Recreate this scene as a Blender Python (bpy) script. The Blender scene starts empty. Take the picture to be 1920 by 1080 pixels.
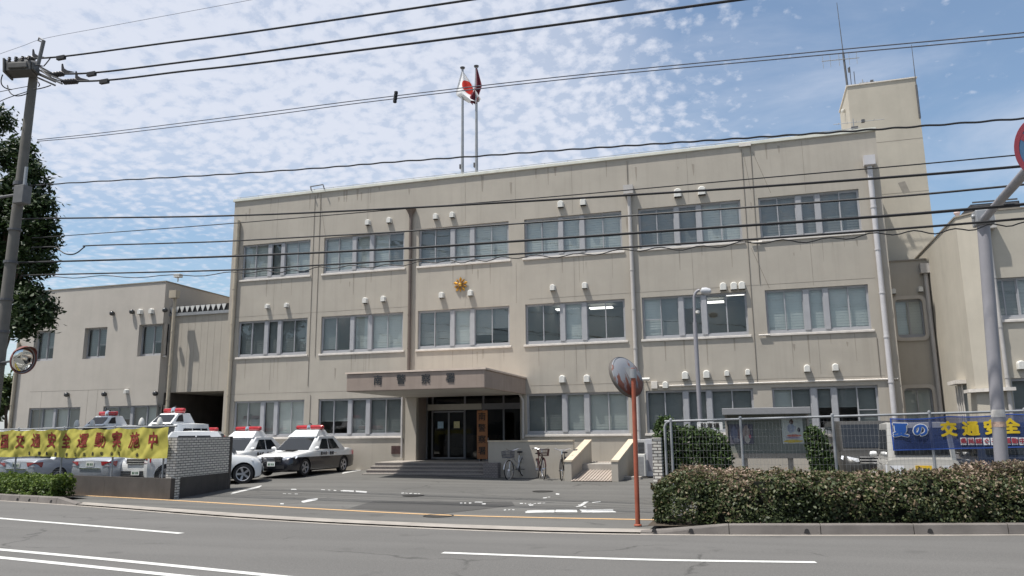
import bpy, bmesh, math, random
import numpy as np
from mathutils import Vector, Matrix, noise as _noise
R = math.radians
rng = random.Random(7)
S = bpy.context.scene
COL = S.collection

# ------------------------------------------------------------------ camera, sky, sun, exposure
F, YAW, PIT, ROLL, CZ = 1444.5, R(-16.768), R(10.698), R(-0.601), 1.75
def _basis():
    cy, sy, cp, sp = math.cos(YAW), math.sin(YAW), math.cos(PIT), math.sin(PIT)
    fw = Vector((sy*cp, cy*cp, sp)); rt = Vector((cy, -sy, 0)); up = rt.cross(fw)
    c, s = math.cos(ROLL), math.sin(ROLL)
    return c*rt + s*up, -s*rt + c*up, fw
RT, UP, FW = _basis()
cd = bpy.data.cameras.new('camera'); cam = bpy.data.objects.new('camera', cd); COL.objects.link(cam)
cd.sensor_width = 36; cd.lens = 36*F/1920; cd.clip_start = .1; cd.clip_end = 6000
cam.matrix_world = Matrix(((RT.x, UP.x, -FW.x, 0), (RT.y, UP.y, -FW.y, 0), (RT.z, UP.z, -FW.z, CZ), (0, 0, 0, 1)))
S.camera = cam
SUN_DIR = Vector((1.25, 1.0, -4.0)).normalized()       # the way the light travels
sl = bpy.data.lights.new('sun', 'SUN'); sl.energy = 3.6; sl.angle = R(.53); sl.color = (1, .955, .89)
so = bpy.data.objects.new('sun', sl); COL.objects.link(so); so.location = (-20, -20, 60)
so.rotation_euler = SUN_DIR.to_track_quat('-Z', 'Y').to_euler()
S.view_settings.view_transform = 'Standard'; S.view_settings.look = 'None'
S.view_settings.exposure = .75; S.view_settings.gamma = 1

def nd(nt, t, **kw):
    n = nt.nodes.new(t)
    for k, v in kw.items():
        if k.startswith('i_'):
            key = k[2:]; n.inputs[int(key) if key.isdigit() else key.replace('_', ' ')].default_value = v
        else: setattr(n, k, v)
    return n
def mathn(nt, op, a, b=None, clamp=False):
    n = nt.nodes.new('ShaderNodeMath'); n.operation = op; n.use_clamp = clamp
    for i, v in enumerate((a, b)):
        if v is None: continue
        if hasattr(v, 'links'): nt.links.new(v, n.inputs[i])
        else: n.inputs[i].default_value = v
    return n.outputs[0]
def maprange(nt, v, a, b, c, d, smooth=False):
    n = nt.nodes.new('ShaderNodeMapRange'); n.clamp = True
    if smooth: n.interpolation_type = 'SMOOTHSTEP'
    nt.links.new(v, n.inputs[0])
    for i, x in enumerate((a, b, c, d)): n.inputs[i+1].default_value = x
    return n.outputs[0]
def mixc(nt, f, a, b, mode='MIX'):
    n = nt.nodes.new('ShaderNodeMix'); n.data_type = 'RGBA'; n.blend_type = mode
    for i, v in ((0, f), (6, a), (7, b)):
        if hasattr(v, 'links'): nt.links.new(v, n.inputs[i])
        else: n.inputs[i].default_value = v if i == 0 else (*v, 1)
    return n.outputs[2]

def make_world():
    w = bpy.data.worlds.new('World'); S.world = w; w.use_nodes = True
    nt = w.node_tree; nt.nodes.clear(); L = nt.links.new
    out = nd(nt, 'ShaderNodeOutputWorld'); bg = nd(nt, 'ShaderNodeBackground', i_Strength=.10)
    sky = nd(nt, 'ShaderNodeTexSky', sky_type='NISHITA', sun_disc=False, sun_elevation=math.asin(-SUN_DIR.z),
             sun_rotation=math.atan2(-SUN_DIR.x, -SUN_DIR.y) % (2*math.pi), altitude=50, air_density=1.1, dust_density=1.2, ozone_density=1.6)
    tc = nd(nt, 'ShaderNodeTexCoord'); sep = nd(nt, 'ShaderNodeSeparateXYZ'); L(tc.outputs['Generated'], sep.inputs[0])
    x, y, z = sep.outputs
    zc = mathn(nt, 'MAXIMUM', z, .03)
    zp = mathn(nt, 'POWER', zc, .62); px, py = mathn(nt, 'DIVIDE', x, zp), mathn(nt, 'DIVIDE', y, zp)
    cmb = nd(nt, 'ShaderNodeCombineXYZ'); L(px, cmb.inputs[0]); L(py, cmb.inputs[1])
    warp = nd(nt, 'ShaderNodeTexNoise', i_Scale=1.1, i_Detail=3.0); L(cmb.outputs[0], warp.inputs[0])
    wv = nd(nt, 'ShaderNodeVectorMath', operation='MULTIPLY_ADD'); L(warp.outputs['Color'], wv.inputs[0])
    wv.inputs[1].default_value = (.22, .22, 0); L(cmb.outputs[0], wv.inputs[2])
    fine = nd(nt, 'ShaderNodeTexNoise', i_Scale=24.0, i_Detail=8.0, i_Roughness=.66, i_Lacunarity=2.2); L(wv.outputs[0], fine.inputs[0])
    cells = nd(nt, 'ShaderNodeTexVoronoi', feature='SMOOTH_F1', i_Scale=38.0, i_Smoothness=1.0, i_Randomness=1.0); L(wv.outputs[0], cells.inputs[0])
    big = nd(nt, 'ShaderNodeTexNoise', i_Scale=.75, i_Detail=3.0, i_Roughness=.5); L(cmb.outputs[0], big.inputs[0])
    # broad cover: thick over the north-west, open blue to the north-east, thinner low down
    rr = mathn(nt, 'ADD', mathn(nt, 'MULTIPLY', x, RT.x), mathn(nt, 'MULTIPLY', y, RT.y))
    ff = mathn(nt, 'ADD', mathn(nt, 'MULTIPLY', x, -RT.y), mathn(nt, 'MULTIPLY', y, RT.x))
    side = mathn(nt, 'DIVIDE', rr, mathn(nt, 'MAXIMUM', mathn(nt, 'ABSOLUTE', ff), .05))
    side = mathn(nt, 'ADD', side, mathn(nt, 'MULTIPLY', mathn(nt, 'SUBTRACT', big.outputs[0], .5), .55))
    cover = maprange(nt, mathn(nt, 'ADD', side, mathn(nt, 'MULTIPLY', z, .35)), .10, .66, .50, -.42, True)
    low = maprange(nt, z, .19, .36, -.50, .0, True)
    lowleft = maprange(nt, side, -.1, .3, 1.0, .25)
    cover = mathn(nt, 'ADD', cover, mathn(nt, 'MULTIPLY', low, lowleft))
    cover = mathn(nt, 'ADD', cover, mathn(nt, 'MULTIPLY', mathn(nt, 'SUBTRACT', big.outputs[0], .5), 1.0))
    d = mathn(nt, 'ADD', mathn(nt, 'MULTIPLY', mathn(nt, 'SUBTRACT', fine.outputs[0], .5), 1.55),
              mathn(nt, 'MULTIPLY', mathn(nt, 'SUBTRACT', .42, cells.outputs[0]), .8))
    d = mathn(nt, 'ADD', d, cover)
    dens = maprange(nt, d, -.34, .66, 0, .94, True)
    dens = mathn(nt, 'MAXIMUM', dens, maprange(nt, cover, -.25, .55, .0, .62, True))
    # thin veil of high cloud on the open side
    veil = nd(nt, 'ShaderNodeTexNoise', i_Scale=1.6, i_Detail=7.0, i_Roughness=.6, i_Distortion=.6); L(wv.outputs[0], veil.inputs[0])
    dens = mathn(nt, 'MAXIMUM', dens, maprange(nt, veil.outputs[0], .40, .78, .06, .55, True))
    hz = maprange(nt, z, .0, .14, .55, 0)
    dens = mathn(nt, 'MAXIMUM', dens, hz)
    skyc = mixc(nt, 1.0, sky.outputs[0], (.80, .86, .86), 'MULTIPLY')
    c = mixc(nt, dens, skyc, (4.5, 4.75, 5.4))
    L(c, bg.inputs[0]); L(bg.outputs[0], out.inputs[0])
make_world()

# ------------------------------------------------------------------ measuring helpers (a pixel of the photo -> a point in the place)
def ray(px, py): return (px-960)*RT - (py-540)*UP + F*FW
def atY(px, py, y):
    d = ray(px, py); t = y/d.y; return Vector((d.x*t, y, CZ + d.z*t))
def atZ(px, py, z):
    d = ray(px, py); t = (z-CZ)/d.z; return Vector((d.x*t, d.y*t, z))
def atP(px, py, a, b):                                      # vertical plane through two ground points
    d = ray(px, py); n = Vector((b[1]-a[1], a[0]-b[0], 0)); t = (n.x*a[0]+n.y*a[1])/(n.x*d.x+n.y*d.y)
    return Vector((d.x*t, d.y*t, CZ+d.z*t))

# ------------------------------------------------------------------ materials
MATS = {}
def mat(name, col, rough=.8, var=.12, scale=2.5, bump=0, bscale=60, streak=0, metal=0, spec=.4, detail=6, col2=None, coat=0, alpha=None):
    if name in MATS: return MATS[name]
    m = bpy.data.materials.new(name); m.use_nodes = True; nt = m.node_tree; L = nt.links.new
    b = nt.nodes['Principled BSDF']; b.inputs['Roughness'].default_value = rough; b.inputs['Metallic'].default_value = metal
    b.inputs['Specular IOR Level'].default_value = spec; b.inputs['Coat Weight'].default_value = coat; b.inputs['Coat Roughness'].default_value = .05
    tc = nd(nt, 'ShaderNodeTexCoord')
    n = nd(nt, 'ShaderNodeTexNoise', i_Scale=scale, i_Detail=float(detail), i_Roughness=.6); L(tc.outputs['Object'], n.inputs[0])
    f = maprange(nt, n.outputs[0], .3, .7, 0, 1)
    lo = tuple(max(0, c*(1-var)) for c in col); hi = col2 or tuple(min(1, c*(1+var)) for c in col)
    c = mixc(nt, f, lo, hi)
    if streak:
        mp = nd(nt, 'ShaderNodeMapping'); mp.inputs['Scale'].default_value = (3.5, 3.5, .16); L(tc.outputs['Object'], mp.inputs[0])
        n2 = nd(nt, 'ShaderNodeTexNoise', i_Scale=1.0, i_Detail=5.0, i_Roughness=.65); L(mp.outputs[0], n2.inputs[0])
        f2 = maprange(nt, n2.outputs[0], .5, .78, 0, streak)
        c = mixc(nt, f2, c, tuple(x*.55 for x in col))
        n3 = nd(nt, 'ShaderNodeTexNoise', i_Scale=.35, i_Detail=4.0); L(tc.outputs['Object'], n3.inputs[0])
        c = mixc(nt, maprange(nt, n3.outputs[0], .4, .65, 0, streak*.55), c, tuple(x*.8 for x in col))
    L(c, b.inputs['Base Color'])
    if bump:
        nb = nd(nt, 'ShaderNodeTexNoise', i_Scale=bscale, i_Detail=3.0); L(tc.outputs['Object'], nb.inputs[0])
        bp = nd(nt, 'ShaderNodeBump', i_Strength=bump, i_Distance=.02); L(nb.outputs[0], bp.inputs['Height']); L(bp.outputs[0], b.inputs['Normal'])
    if alpha is not None: b.inputs['Alpha'].default_value = alpha
    MATS[name] = m; return m
def emit(name, col, s):
    m = bpy.data.materials.new(name); m.use_nodes = True; b = m.node_tree.nodes['Principled BSDF']
    b.inputs['Base Color'].default_value = (*col, 1); b.inputs['Emission Color'].default_value = (*col, 1); b.inputs['Emission Strength'].default_value = s
    return m
def glass(name, tint=(.82, .86, .85), refl=1.0, rough=.01):
    m = bpy.data.materials.new(name); m.use_nodes = True; nt = m.node_tree; nt.nodes.clear(); L = nt.links.new
    o = nd(nt, 'ShaderNodeOutputMaterial'); t = nd(nt, 'ShaderNodeBsdfTransparent', i_Color=(*tint, 1)); g = nd(nt, 'ShaderNodeBsdfGlossy', i_Roughness=rough)
    lw = nd(nt, 'ShaderNodeLayerWeight', i_Blend=.5); f = mathn(nt, 'MULTIPLY', mathn(nt, 'ADD', .042, mathn(nt, 'MULTIPLY', mathn(nt, 'POWER', lw.outputs['Facing'], 5.0), .9)), refl, True)
    tc = nd(nt, 'ShaderNodeTexCoord'); nb = nd(nt, 'ShaderNodeTexNoise', i_Scale=1.3, i_Detail=2.0); L(tc.outputs['Object'], nb.inputs[0])
    bp = nd(nt, 'ShaderNodeBump', i_Strength=.06, i_Distance=.05); L(nb.outputs[0], bp.inputs['Height']); L(bp.outputs[0], g.inputs['Normal'])
    mx = nd(nt, 'ShaderNodeMixShader'); L(f, mx.inputs[0]); L(t.outputs[0], mx.inputs[1]); L(g.outputs[0], mx.inputs[2]); L(mx.outputs[0], o.inputs[0])
    return m
def asphalt(name, col, patch=.25):
    m = bpy.data.materials.new(name); m.use_nodes = True; nt = m.node_tree; L = nt.links.new; b = nt.nodes['Principled BSDF']
    tc = nd(nt, 'ShaderNodeTexCoord')
    g = nd(nt, 'ShaderNodeTexNoise', i_Scale=55.0, i_Detail=4.0, i_Roughness=.75); L(tc.outputs['Object'], g.inputs[0])
    g2 = nd(nt, 'ShaderNodeTexNoise', i_Scale=21.0, i_Detail=4.0, i_Roughness=.8); L(tc.outputs['Object'], g2.inputs[0])
    p = nd(nt, 'ShaderNodeTexNoise', i_Scale=.32, i_Detail=6.0, i_Roughness=.6); L(tc.outputs['Object'], p.inputs[0])
    c = mixc(nt, maprange(nt, g.outputs[0], .35, .68, 0, 1), tuple(x*.55 for x in col), tuple(x*1.5 for x in col))
    c = mixc(nt, maprange(nt, g2.outputs[0], .38, .62, .0, .75), c, tuple(x*.75 for x in col))
    c = mixc(nt, maprange(nt, p.outputs[0], .36, .66, 0, patch*2), c, tuple(x*.68 for x in col))
    mp = nd(nt, 'ShaderNodeMapping'); mp.inputs['Scale'].default_value = (.12, 1.3, 1); mp.inputs['Rotation'].default_value = (0, 0, R(9)); L(tc.outputs['Object'], mp.inputs[0])
    tr = nd(nt, 'ShaderNodeTexNoise', i_Scale=1.0, i_Detail=3.0); L(mp.outputs[0], tr.inputs[0])
    c = mixc(nt, maprange(nt, tr.outputs[0], .42, .66, 0, patch*1.3), c, tuple(x*1.35 for x in col))
    wn = nd(nt, 'ShaderNodeTexNoise', i_Scale=1.4, i_Detail=5.0); L(tc.outputs['Object'], wn.inputs[0])
    wa = nd(nt, 'ShaderNodeVectorMath', operation='MULTIPLY_ADD'); L(wn.outputs['Color'], wa.inputs[0]); wa.inputs[1].default_value = (1.1, 1.1, 0); L(tc.outputs['Object'], wa.inputs[2])
    vo = nd(nt, 'ShaderNodeTexVoronoi', feature='DISTANCE_TO_EDGE', i_Scale=.22); L(wa.outputs[0], vo.inputs[0])
    ck = mathn(nt, 'MULTIPLY', maprange(nt, vo.outputs['Distance'], .0, .010, 1, 0), maprange(nt, p.outputs[0], .48, .56, 0, .75))
    c = mixc(nt, ck, c, tuple(x*.35 for x in col))
    sp_ = nd(nt, 'ShaderNodeTexNoise', i_Scale=1.1, i_Detail=2.0); L(tc.outputs['Object'], sp_.inputs[0])
    c = mixc(nt, maprange(nt, sp_.outputs[0], .66, .74, 0, .4), c, tuple(x*.5 for x in col))
    L(c, b.inputs['Base Color']); b.inputs['Roughness'].default_value = .85; b.inputs['Specular IOR Level'].default_value = .3
    bp = nd(nt, 'ShaderNodeBump', i_Strength=.5, i_Distance=.012); L(g.outputs[0], bp.inputs['Height']); L(bp.outputs[0], b.inputs['Normal'])
    return m
def paint(name, col, wear, under):
    m = bpy.data.materials.new(name); m.use_nodes = True; nt = m.node_tree; L = nt.links.new; b = nt.nodes['Principled BSDF']
    tc = nd(nt, 'ShaderNodeTexCoord'); g = nd(nt, 'ShaderNodeTexNoise', i_Scale=9.0, i_Detail=8.0, i_Roughness=.75); L(tc.outputs['Object'], g.inputs[0])
    c = mixc(nt, maprange(nt, g.outputs[0], .5-.25*wear, .62, 1-.12, 1-wear), under, col); L(c, b.inputs['Base Color']); b.inputs['Roughness'].default_value = .75
    return m
def bricks(name, col, mortar, bw, bh, ms):
    m = bpy.data.materials.new(name); m.use_nodes = True; nt = m.node_tree; L = nt.links.new; b = nt.nodes['Principled BSDF']
    tc = nd(nt, 'ShaderNodeTexCoord'); sp = nd(nt, 'ShaderNodeSeparateXYZ'); L(tc.outputs['Object'], sp.inputs[0])
    cb = nd(nt, 'ShaderNodeCombineXYZ'); L(mathn(nt, 'ADD', sp.outputs[0], sp.outputs[1]), cb.inputs[0]); L(sp.outputs[2], cb.inputs[1])
    br = nd(nt, 'ShaderNodeTexBrick', i_Scale=1.0); L(cb.outputs[0], br.inputs[0])
    br.inputs['Color1'].default_value = (*col, 1); br.inputs['Color2'].default_value = (*[x*.8 for x in col], 1); br.inputs['Mortar'].default_value = (*mortar, 1)
    br.inputs['Brick Width'].default_value = bw; br.inputs['Row Height'].default_value = bh; br.inputs['Mortar Size'].default_value = ms; br.inputs['Mortar Smooth'].default_value = .1
    n = nd(nt, 'ShaderNodeTexNoise', i_Scale=2.2, i_Detail=5.0); L(tc.outputs['Object'], n.inputs[0])
    c = mixc(nt, maprange(nt, n.outputs[0], .4, .7, 0, .35), br.outputs[0], tuple(x*.6 for x in col))
    L(c, b.inputs['Base Color']); b.inputs['Roughness'].default_value = .7
    bp = nd(nt, 'ShaderNodeBump', i_Strength=.6, i_Distance=.01, invert=True); L(br.outputs['Fac'], bp.inputs['Height']); L(bp.outputs[0], b.inputs['Normal'])
    return m
def leafmat(name, cols, pos, transl=.35):
    m = bpy.data.materials.new(name); m.use_nodes = True; nt = m.node_tree; L = nt.links.new; nt.nodes.clear()
    o = nd(nt, 'ShaderNodeOutputMaterial'); at = nd(nt, 'ShaderNodeAttribute', attribute_name='rnd')
    cr = nd(nt, 'ShaderNodeValToRGB'); L(at.outputs['Fac'], cr.inputs[0]); e = cr.color_ramp.elements
    while len(e) < len(cols): e.new(.5)
    for i, (c, p) in enumerate(zip(cols, pos)): e[i].position = p; e[i].color = (*c, 1)
    d = nd(nt, 'ShaderNodeBsdfPrincipled', i_Roughness=.5); d.inputs['Specular IOR Level'].default_value = .35
    t = nd(nt, 'ShaderNodeBsdfTranslucent'); L(cr.outputs[0], d.inputs['Base Color']); L(cr.outputs[0], t.inputs[0])
    mx = nd(nt, 'ShaderNodeMixShader', i_0=transl); L(d.outputs[0], mx.inputs[1]); L(t.outputs[0], mx.inputs[2]); L(mx.outputs[0], o.inputs[0])
    return m

WALL = mat('painted_render', (.398, .364, .312), .85, .07, .8, .15, 90, streak=.27)
WALL_L = mat('painted_render_pale', (.455, .42, .375), .85, .06, 1.0, .12, 90, streak=.14)
WALL_R = mat('painted_render_cream', (.44, .405, .34), .85, .07, 1.1, .12, 90, streak=.16)
CANOPY = mat('canopy_render', (.31, .25, .212), .85, .1, 1.6, .15, 80, streak=.4)
COPING = mat('coping_metal', (.62, .62, .55), .5, .1, 3)
ALU = mat('aluminium_frame', (.35, .355, .37), .6, .06, 4, spec=.2)
ALU_D = mat('dark_aluminium', (.20, .20, .21), .5, .08, 4, metal=.2)
SILL = mat('sill_white', (.62, .58, .53), .7, .12, 5)
WHITE = mat('white_plastic', (.63, .62, .58), .45, .05, 6)
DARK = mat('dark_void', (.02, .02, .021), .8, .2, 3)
BLACK = mat('black_rubber', (.018, .018, .02), .6, .2, 5)
BLIND = mat('roller_blind_grey_green', (.49, .515, .49), .9, .06, 1.5)
BLIND2 = mat('roller_blind_dark', (.21, .225, .22), .9, .08, 1.5)
ROOM = mat('room_plaster', (.33, .33, .31), .9, .1, .6)
GLASS = glass('window_glass', (.90, .93, .93), 2.2); GLASS_D = mat('tinted_car_glass', (.014, .016, .018), .04, .1, 2, spec=.5); GLASS_DOOR = glass('door_glass', (.42, .44, .44), 1.3)
PIPE_L = mat('downpipe_pale', (.44, .42, .40), .5, .1, 3, streak=.2)
PIPE_W = mat('downpipe_white', (.50, .49, .50), .45, .08, 3, streak=.15)
PIPE_B = mat('downpipe_beige', (.40, .35, .27), .6, .1, 3, streak=.3)
PIPE_D = mat('downpipe_brown', (.13, .105, .09), .6, .15, 3)
STAIN = mat('rain_stain', (.20, .165, .13), .9, .2, 6, alpha=.22)
JOINT = mat('joint_sealant', (.235, .21, .18), .9, .15, 3)
GOLD = mat('gold_leaf', (.62, .36, .07), .35, .15, 8, metal=.75)
CONC = mat('concrete', (.33, .31, .28), .9, .16, 1.5, .25, 60, streak=.3)
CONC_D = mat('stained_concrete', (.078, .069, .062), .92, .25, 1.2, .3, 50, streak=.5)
CONC_POLE = mat('pole_concrete', (.135, .128, .115), .85, .12, 2.5, .15, 60, streak=.3)
KERB = mat('kerb_stone', (.165, .15, .138), .9, .18, 2.2, .3, 60, streak=.35)
GUTTER = mat('gutter_concrete', (.30, .275, .245), .9, .2, 1.6, .3, 70)
ROAD = asphalt('road_asphalt', (.140, .136, .129), .16)
LOT = asphalt('forecourt_asphalt', (.126, .123, .115), .32)
SOIL = mat('soil', (.07, .055, .04), .95, .3, 3)
LINE_W = paint('white_road_paint', (.66, .66, .63), .26, (.16, .155, .15))
LINE_WORN = paint('worn_white_paint', (.68, .68, .66), .55, (.12, .118, .112))
LINE_O = paint('orange_kerb_paint', (.60, .38, .18), .3, (.13, .12, .11))
STEEL = mat('galvanised_steel', (.30, .31, .32), .5, .12, 5, metal=.35)
STEEL_W = mat('fence_wire', (.22, .225, .23), .6, .1, 5)
STEEL_P = mat('painted_grey_steel', (.26, .255, .275), .45, .06, 3, streak=.1)
STEEL_D = mat('dark_steel', (.10, .10, .105), .5, .2, 6, metal=.3)
CABLE = mat('black_cable', (.012, .012, .014), .6, .1, 4)
CABLE_F = mat('faint_wire', (.30, .32, .38), .6, .1, 4)
CABLE_G = mat('grey_cable', (.10, .11, .14), .6, .1, 4)
ORANGE = mat('faded_orange_paint', (.31, .085, .048), .55, .25, 3, streak=.3)
CERAMIC = mat('insulator_ceramic', (.025, .022, .022), .3, .2, 5)
TILE = bricks('stair_tiles', (.26, .235, .225), (.10, .09, .088), .11, .06, .008)
BRICK = bricks('white_wall_tiles', (.74, .70, .63), (.12, .11, .10), .21, .072, .012)
RED_LAMP = mat('red_lamp_lens', (.38, .015, .02), .15, .15, 8, coat=1)
CAR_WHITE = mat('car_white', (.72, .73, .73), .28, .02, 2, coat=.6)
CAR_SILVER = mat('car_silver', (.40, .43, .48), .3, .03, 2, metal=.35, coat=.6)
CAR_DARK = mat('car_dark_bronze', (.030, .029, .027), .4, .1, 2, coat=.15)
CHROME = mat('chrome', (.75, .75, .77), .15, .03, 3, metal=1)
LAMP_CLEAR = mat('clear_lamp_lens', (.72, .74, .78), .12, .1, 20, coat=1)
PLATE = mat('white_number_plate', (.72, .74, .72), .5, .03, 5); PLATE_Y = mat('yellow_number_plate', (.75, .48, .03), .5, .03, 5)
GREENTXT = mat('plate_lettering', (.03, .12, .06), .6, .05, 5)
BARK = mat('bark', (.075, .055, .04), .95, .3, 6, .6, 40)

def two_tone(name, hi, lo, z):
    m = bpy.data.materials.new(name); m.use_nodes = True; nt = m.node_tree; L = nt.links.new; b = nt.nodes['Principled BSDF']
    tc = nd(nt, 'ShaderNodeTexCoord'); sp = nd(nt, 'ShaderNodeSeparateXYZ'); L(tc.outputs['Object'], sp.inputs[0])
    L(mixc(nt, mathn(nt, 'GREATER_THAN', sp.outputs[2], z), lo, hi), b.inputs['Base Color'])
    b.inputs['Roughness'].default_value = .27; b.inputs['Coat Weight'].default_value = .6; b.inputs['Coat Roughness'].default_value = .05
    return m
POLICE = two_tone('police_black_and_white', (.72, .73, .73), (.014, .014, .02), .70)

# ------------------------------------------------------------------ mesh builder
class MB:
    def __init__(s): s.v, s.f, s.m = [], [], []
    def add(s, vs, fs, mi=0):
        o = len(s.v); s.v += [tuple(v) for v in vs]; s.f += [tuple(i+o for i in f) for f in fs]; s.m += [mi]*len(fs); return s
    def box(s, x0, x1, y0, y1, z0, z1, mi=0, M=None):
        vs = [Vector(p) for p in ((x0,y0,z0),(x1,y0,z0),(x1,y1,z0),(x0,y1,z0),(x0,y0,z1),(x1,y0,z1),(x1,y1,z1),(x0,y1,z1))]
        if M: vs = [M @ v for v in vs]
        return s.add(vs, [(0,3,2,1),(4,5,6,7),(0,1,5,4),(1,2,6,5),(2,3,7,6),(3,0,4,7)], mi)
    def quad(s, a, b, c, d, mi=0): return s.add([a, b, c, d], [(0, 1, 2, 3)], mi)
    def cyl(s, a, b, r0, r1=None, n=12, mi=0, caps=True):
        a, b = Vector(a), Vector(b); r1 = r0 if r1 is None else r1; d = (b-a).normalized()
        u = d.orthogonal().normalized(); w = d.cross(u)
        vs = [a + r0*(math.cos(t)*u + math.sin(t)*w) for t in [2*math.pi*i/n for i in range(n)]] + [b + r1*(math.cos(t)*u + math.sin(t)*w) for t in [2*math.pi*i/n for i in range(n)]]
        fs = [(i, (i+1) % n, n+(i+1) % n, n+i) for i in range(n)]
        if caps: fs += [tuple(range(n-1, -1, -1)), tuple(range(n, 2*n))]
        return s.add(vs, fs, mi)
    def tube(s, pts, r, n=8, mi=0, closed=False):
        pts = [Vector(p) for p in pts]; rs = r if isinstance(r, (list, tuple)) else [r]*len(pts)
        up = None; vs = []; m = len(pts)
        for i, p in enumerate(pts):
            a = pts[(i-1) % m] if (closed or i > 0) else p; b = pts[(i+1) % m] if (closed or i < m-1) else p
            d = (b-a).normalized()
            if up is None: up = d.orthogonal().normalized()
            up = (up - d*up.dot(d)).normalized(); w = d.cross(up)
            vs += [p + rs[i]*(math.cos(t)*up + math.sin(t)*w) for t in [2*math.pi*k/n for k in range(n)]]
        fs = [(i*n+k, i*n+(k+1) % n, ((i+1) % m)*n+(k+1) % n, ((i+1) % m)*n+k) for i in range(m if closed else m-1) for k in range(n)]
        if not closed: fs += [tuple(range(n-1, -1, -1)), tuple(range((m-1)*n, m*n))]
        return s.add(vs, fs, mi)
    def prism(s, pts, off, mi=0):                            # polygon (list of 3D points) pushed along off
        pts = [Vector(p) for p in pts]; off = Vector(off); n = len(pts)
        return s.add(pts + [p+off for p in pts], [tuple(range(n-1, -1, -1)), tuple(range(n, 2*n))] + [(i, (i+1) % n, n+(i+1) % n, n+i) for i in range(n)], mi)
    def lathe(s, c, prof, axis=(0, 0, 1), n=20, mi=0):       # prof: (radius, height)
        c = Vector(c); d = Vector(axis).normalized(); u = d.orthogonal().normalized(); w = d.cross(u); vs = []
        for r, h in prof: vs += [c + d*h + r*(math.cos(2*math.pi*k/n)*u + math.sin(2*math.pi*k/n)*w) for k in range(n)]
        return s.add(vs, [(i*n+k, i*n+(k+1) % n, (i+1)*n+(k+1) % n, (i+1)*n+k) for i in range(len(prof)-1) for k in range(n)], mi)
    def build(s, name, mats, parent=None, smooth=False, local=False, bevel=0):
        off = Vector((0, 0, 0))
        if parent is not None and not local:
            p = parent
            while p.parent: p = p.parent
            off = p.location
        me = bpy.data.meshes.new(name); me.from_pydata([(v[0]-off.x, v[1]-off.y, v[2]-off.z) for v in s.v], [], s.f)
        for m in (mats if isinstance(mats, (list, tuple)) else [mats]): me.materials.append(m)
        me.polygons.foreach_set('material_index', s.m)
        bm = bmesh.new(); bm.from_mesh(me); bmesh.ops.recalc_face_normals(bm, faces=bm.faces)
        if bevel: bmesh.ops.bevel(bm, geom=[e for e in bm.edges if len(e.link_faces) == 2 and e.calc_face_angle(0) > .5], offset=bevel, segments=2, affect='EDGES', profile=.5)
        bm.to_mesh(me); bm.free()
        if smooth:
            me.polygons.foreach_set('use_smooth', [True]*len(me.polygons)); me.set_sharp_from_angle(angle=R(38))
        me.update(); return link(name, me, parent)
def link(name, me, parent=None):
    o = bpy.data.objects.new(name, me); COL.objects.link(o)
    if parent is not None: o.parent = parent
    return o
def tag(o, label=None, cat=None, group=None, kind=None):
    for k, v in (('label', label), ('category', cat), ('group', group), ('kind', kind)):
        if v: o[k] = v
    return o
def thing(name, label, cat, loc=(0, 0, 0), rz=0, group=None):
    o = bpy.data.objects.new(name, None); COL.objects.link(o); o.location = loc; o.rotation_euler = (0, 0, rz); o.empty_display_size = .3
    return tag(o, label, cat, group)
def dup(root, loc=None, rz=None, label=None):
    def cp(o, par):
        c = o.copy(); COL.objects.link(c); c.parent = par
        for ch in list(o.children): cp(ch, c)
        return c
    kids = list(root.children); r = root.copy(); COL.objects.link(r)
    if loc is not None: r.location = loc
    if rz is not None: r.rotation_euler = (0, 0, rz)
    if label: r['label'] = label
    for k in kids: cp(k, r)
    return r
def text_mesh(body, size, bold=.0, extrude=.004):
    c = bpy.data.curves.new('lettering', 'FONT'); c.body = body; c.size = size; c.extrude = extrude
    c.align_x = 'CENTER'; c.align_y = 'CENTER'; c.resolution_u = 3
    o = bpy.data.objects.new('lettering', c); COL.objects.link(o)
    me = bpy.data.meshes.new_from_object(o.evaluated_get(bpy.context.evaluated_depsgraph_get()))
    bpy.data.objects.remove(o); bpy.data.curves.remove(c); return embolden(me, bold)
def embolden(me, b, lift=0):
    if b <= 0: return me
    bm = bmesh.new(); bm.from_mesh(me); src = bm.faces[:]+bm.verts[:]+bm.edges[:]
    for i, (dx, dy) in enumerate(((b, 0), (-b, 0), (0, b), (0, -b), (b*.7, b*.7), (-b*.7, b*.7), (b*.7, -b*.7), (-b*.7, -b*.7))):
        g = bmesh.ops.duplicate(bm, geom=src)['geom']; bmesh.ops.translate(bm, verts=[v for v in g if isinstance(v, bmesh.types.BMVert)], vec=(dx, dy, .0004*(i+1)))
    bm.to_mesh(me); bm.free(); return me
def lettering(body, size, m, parent, loc, bold=0, extrude=.004, M=None, name='lettering'):
    me = text_mesh(body, size, bold, extrude); me.materials.clear(); me.materials.append(m)
    M = M or Matrix.Rotation(R(90), 4, 'X')
    p = parent
    while p and p.parent: p = p.parent
    off = p.location if p else Vector((0, 0, 0))
    me.transform(Matrix.Translation(Vector(loc)-off) @ M); return link(name, me, parent)

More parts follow.
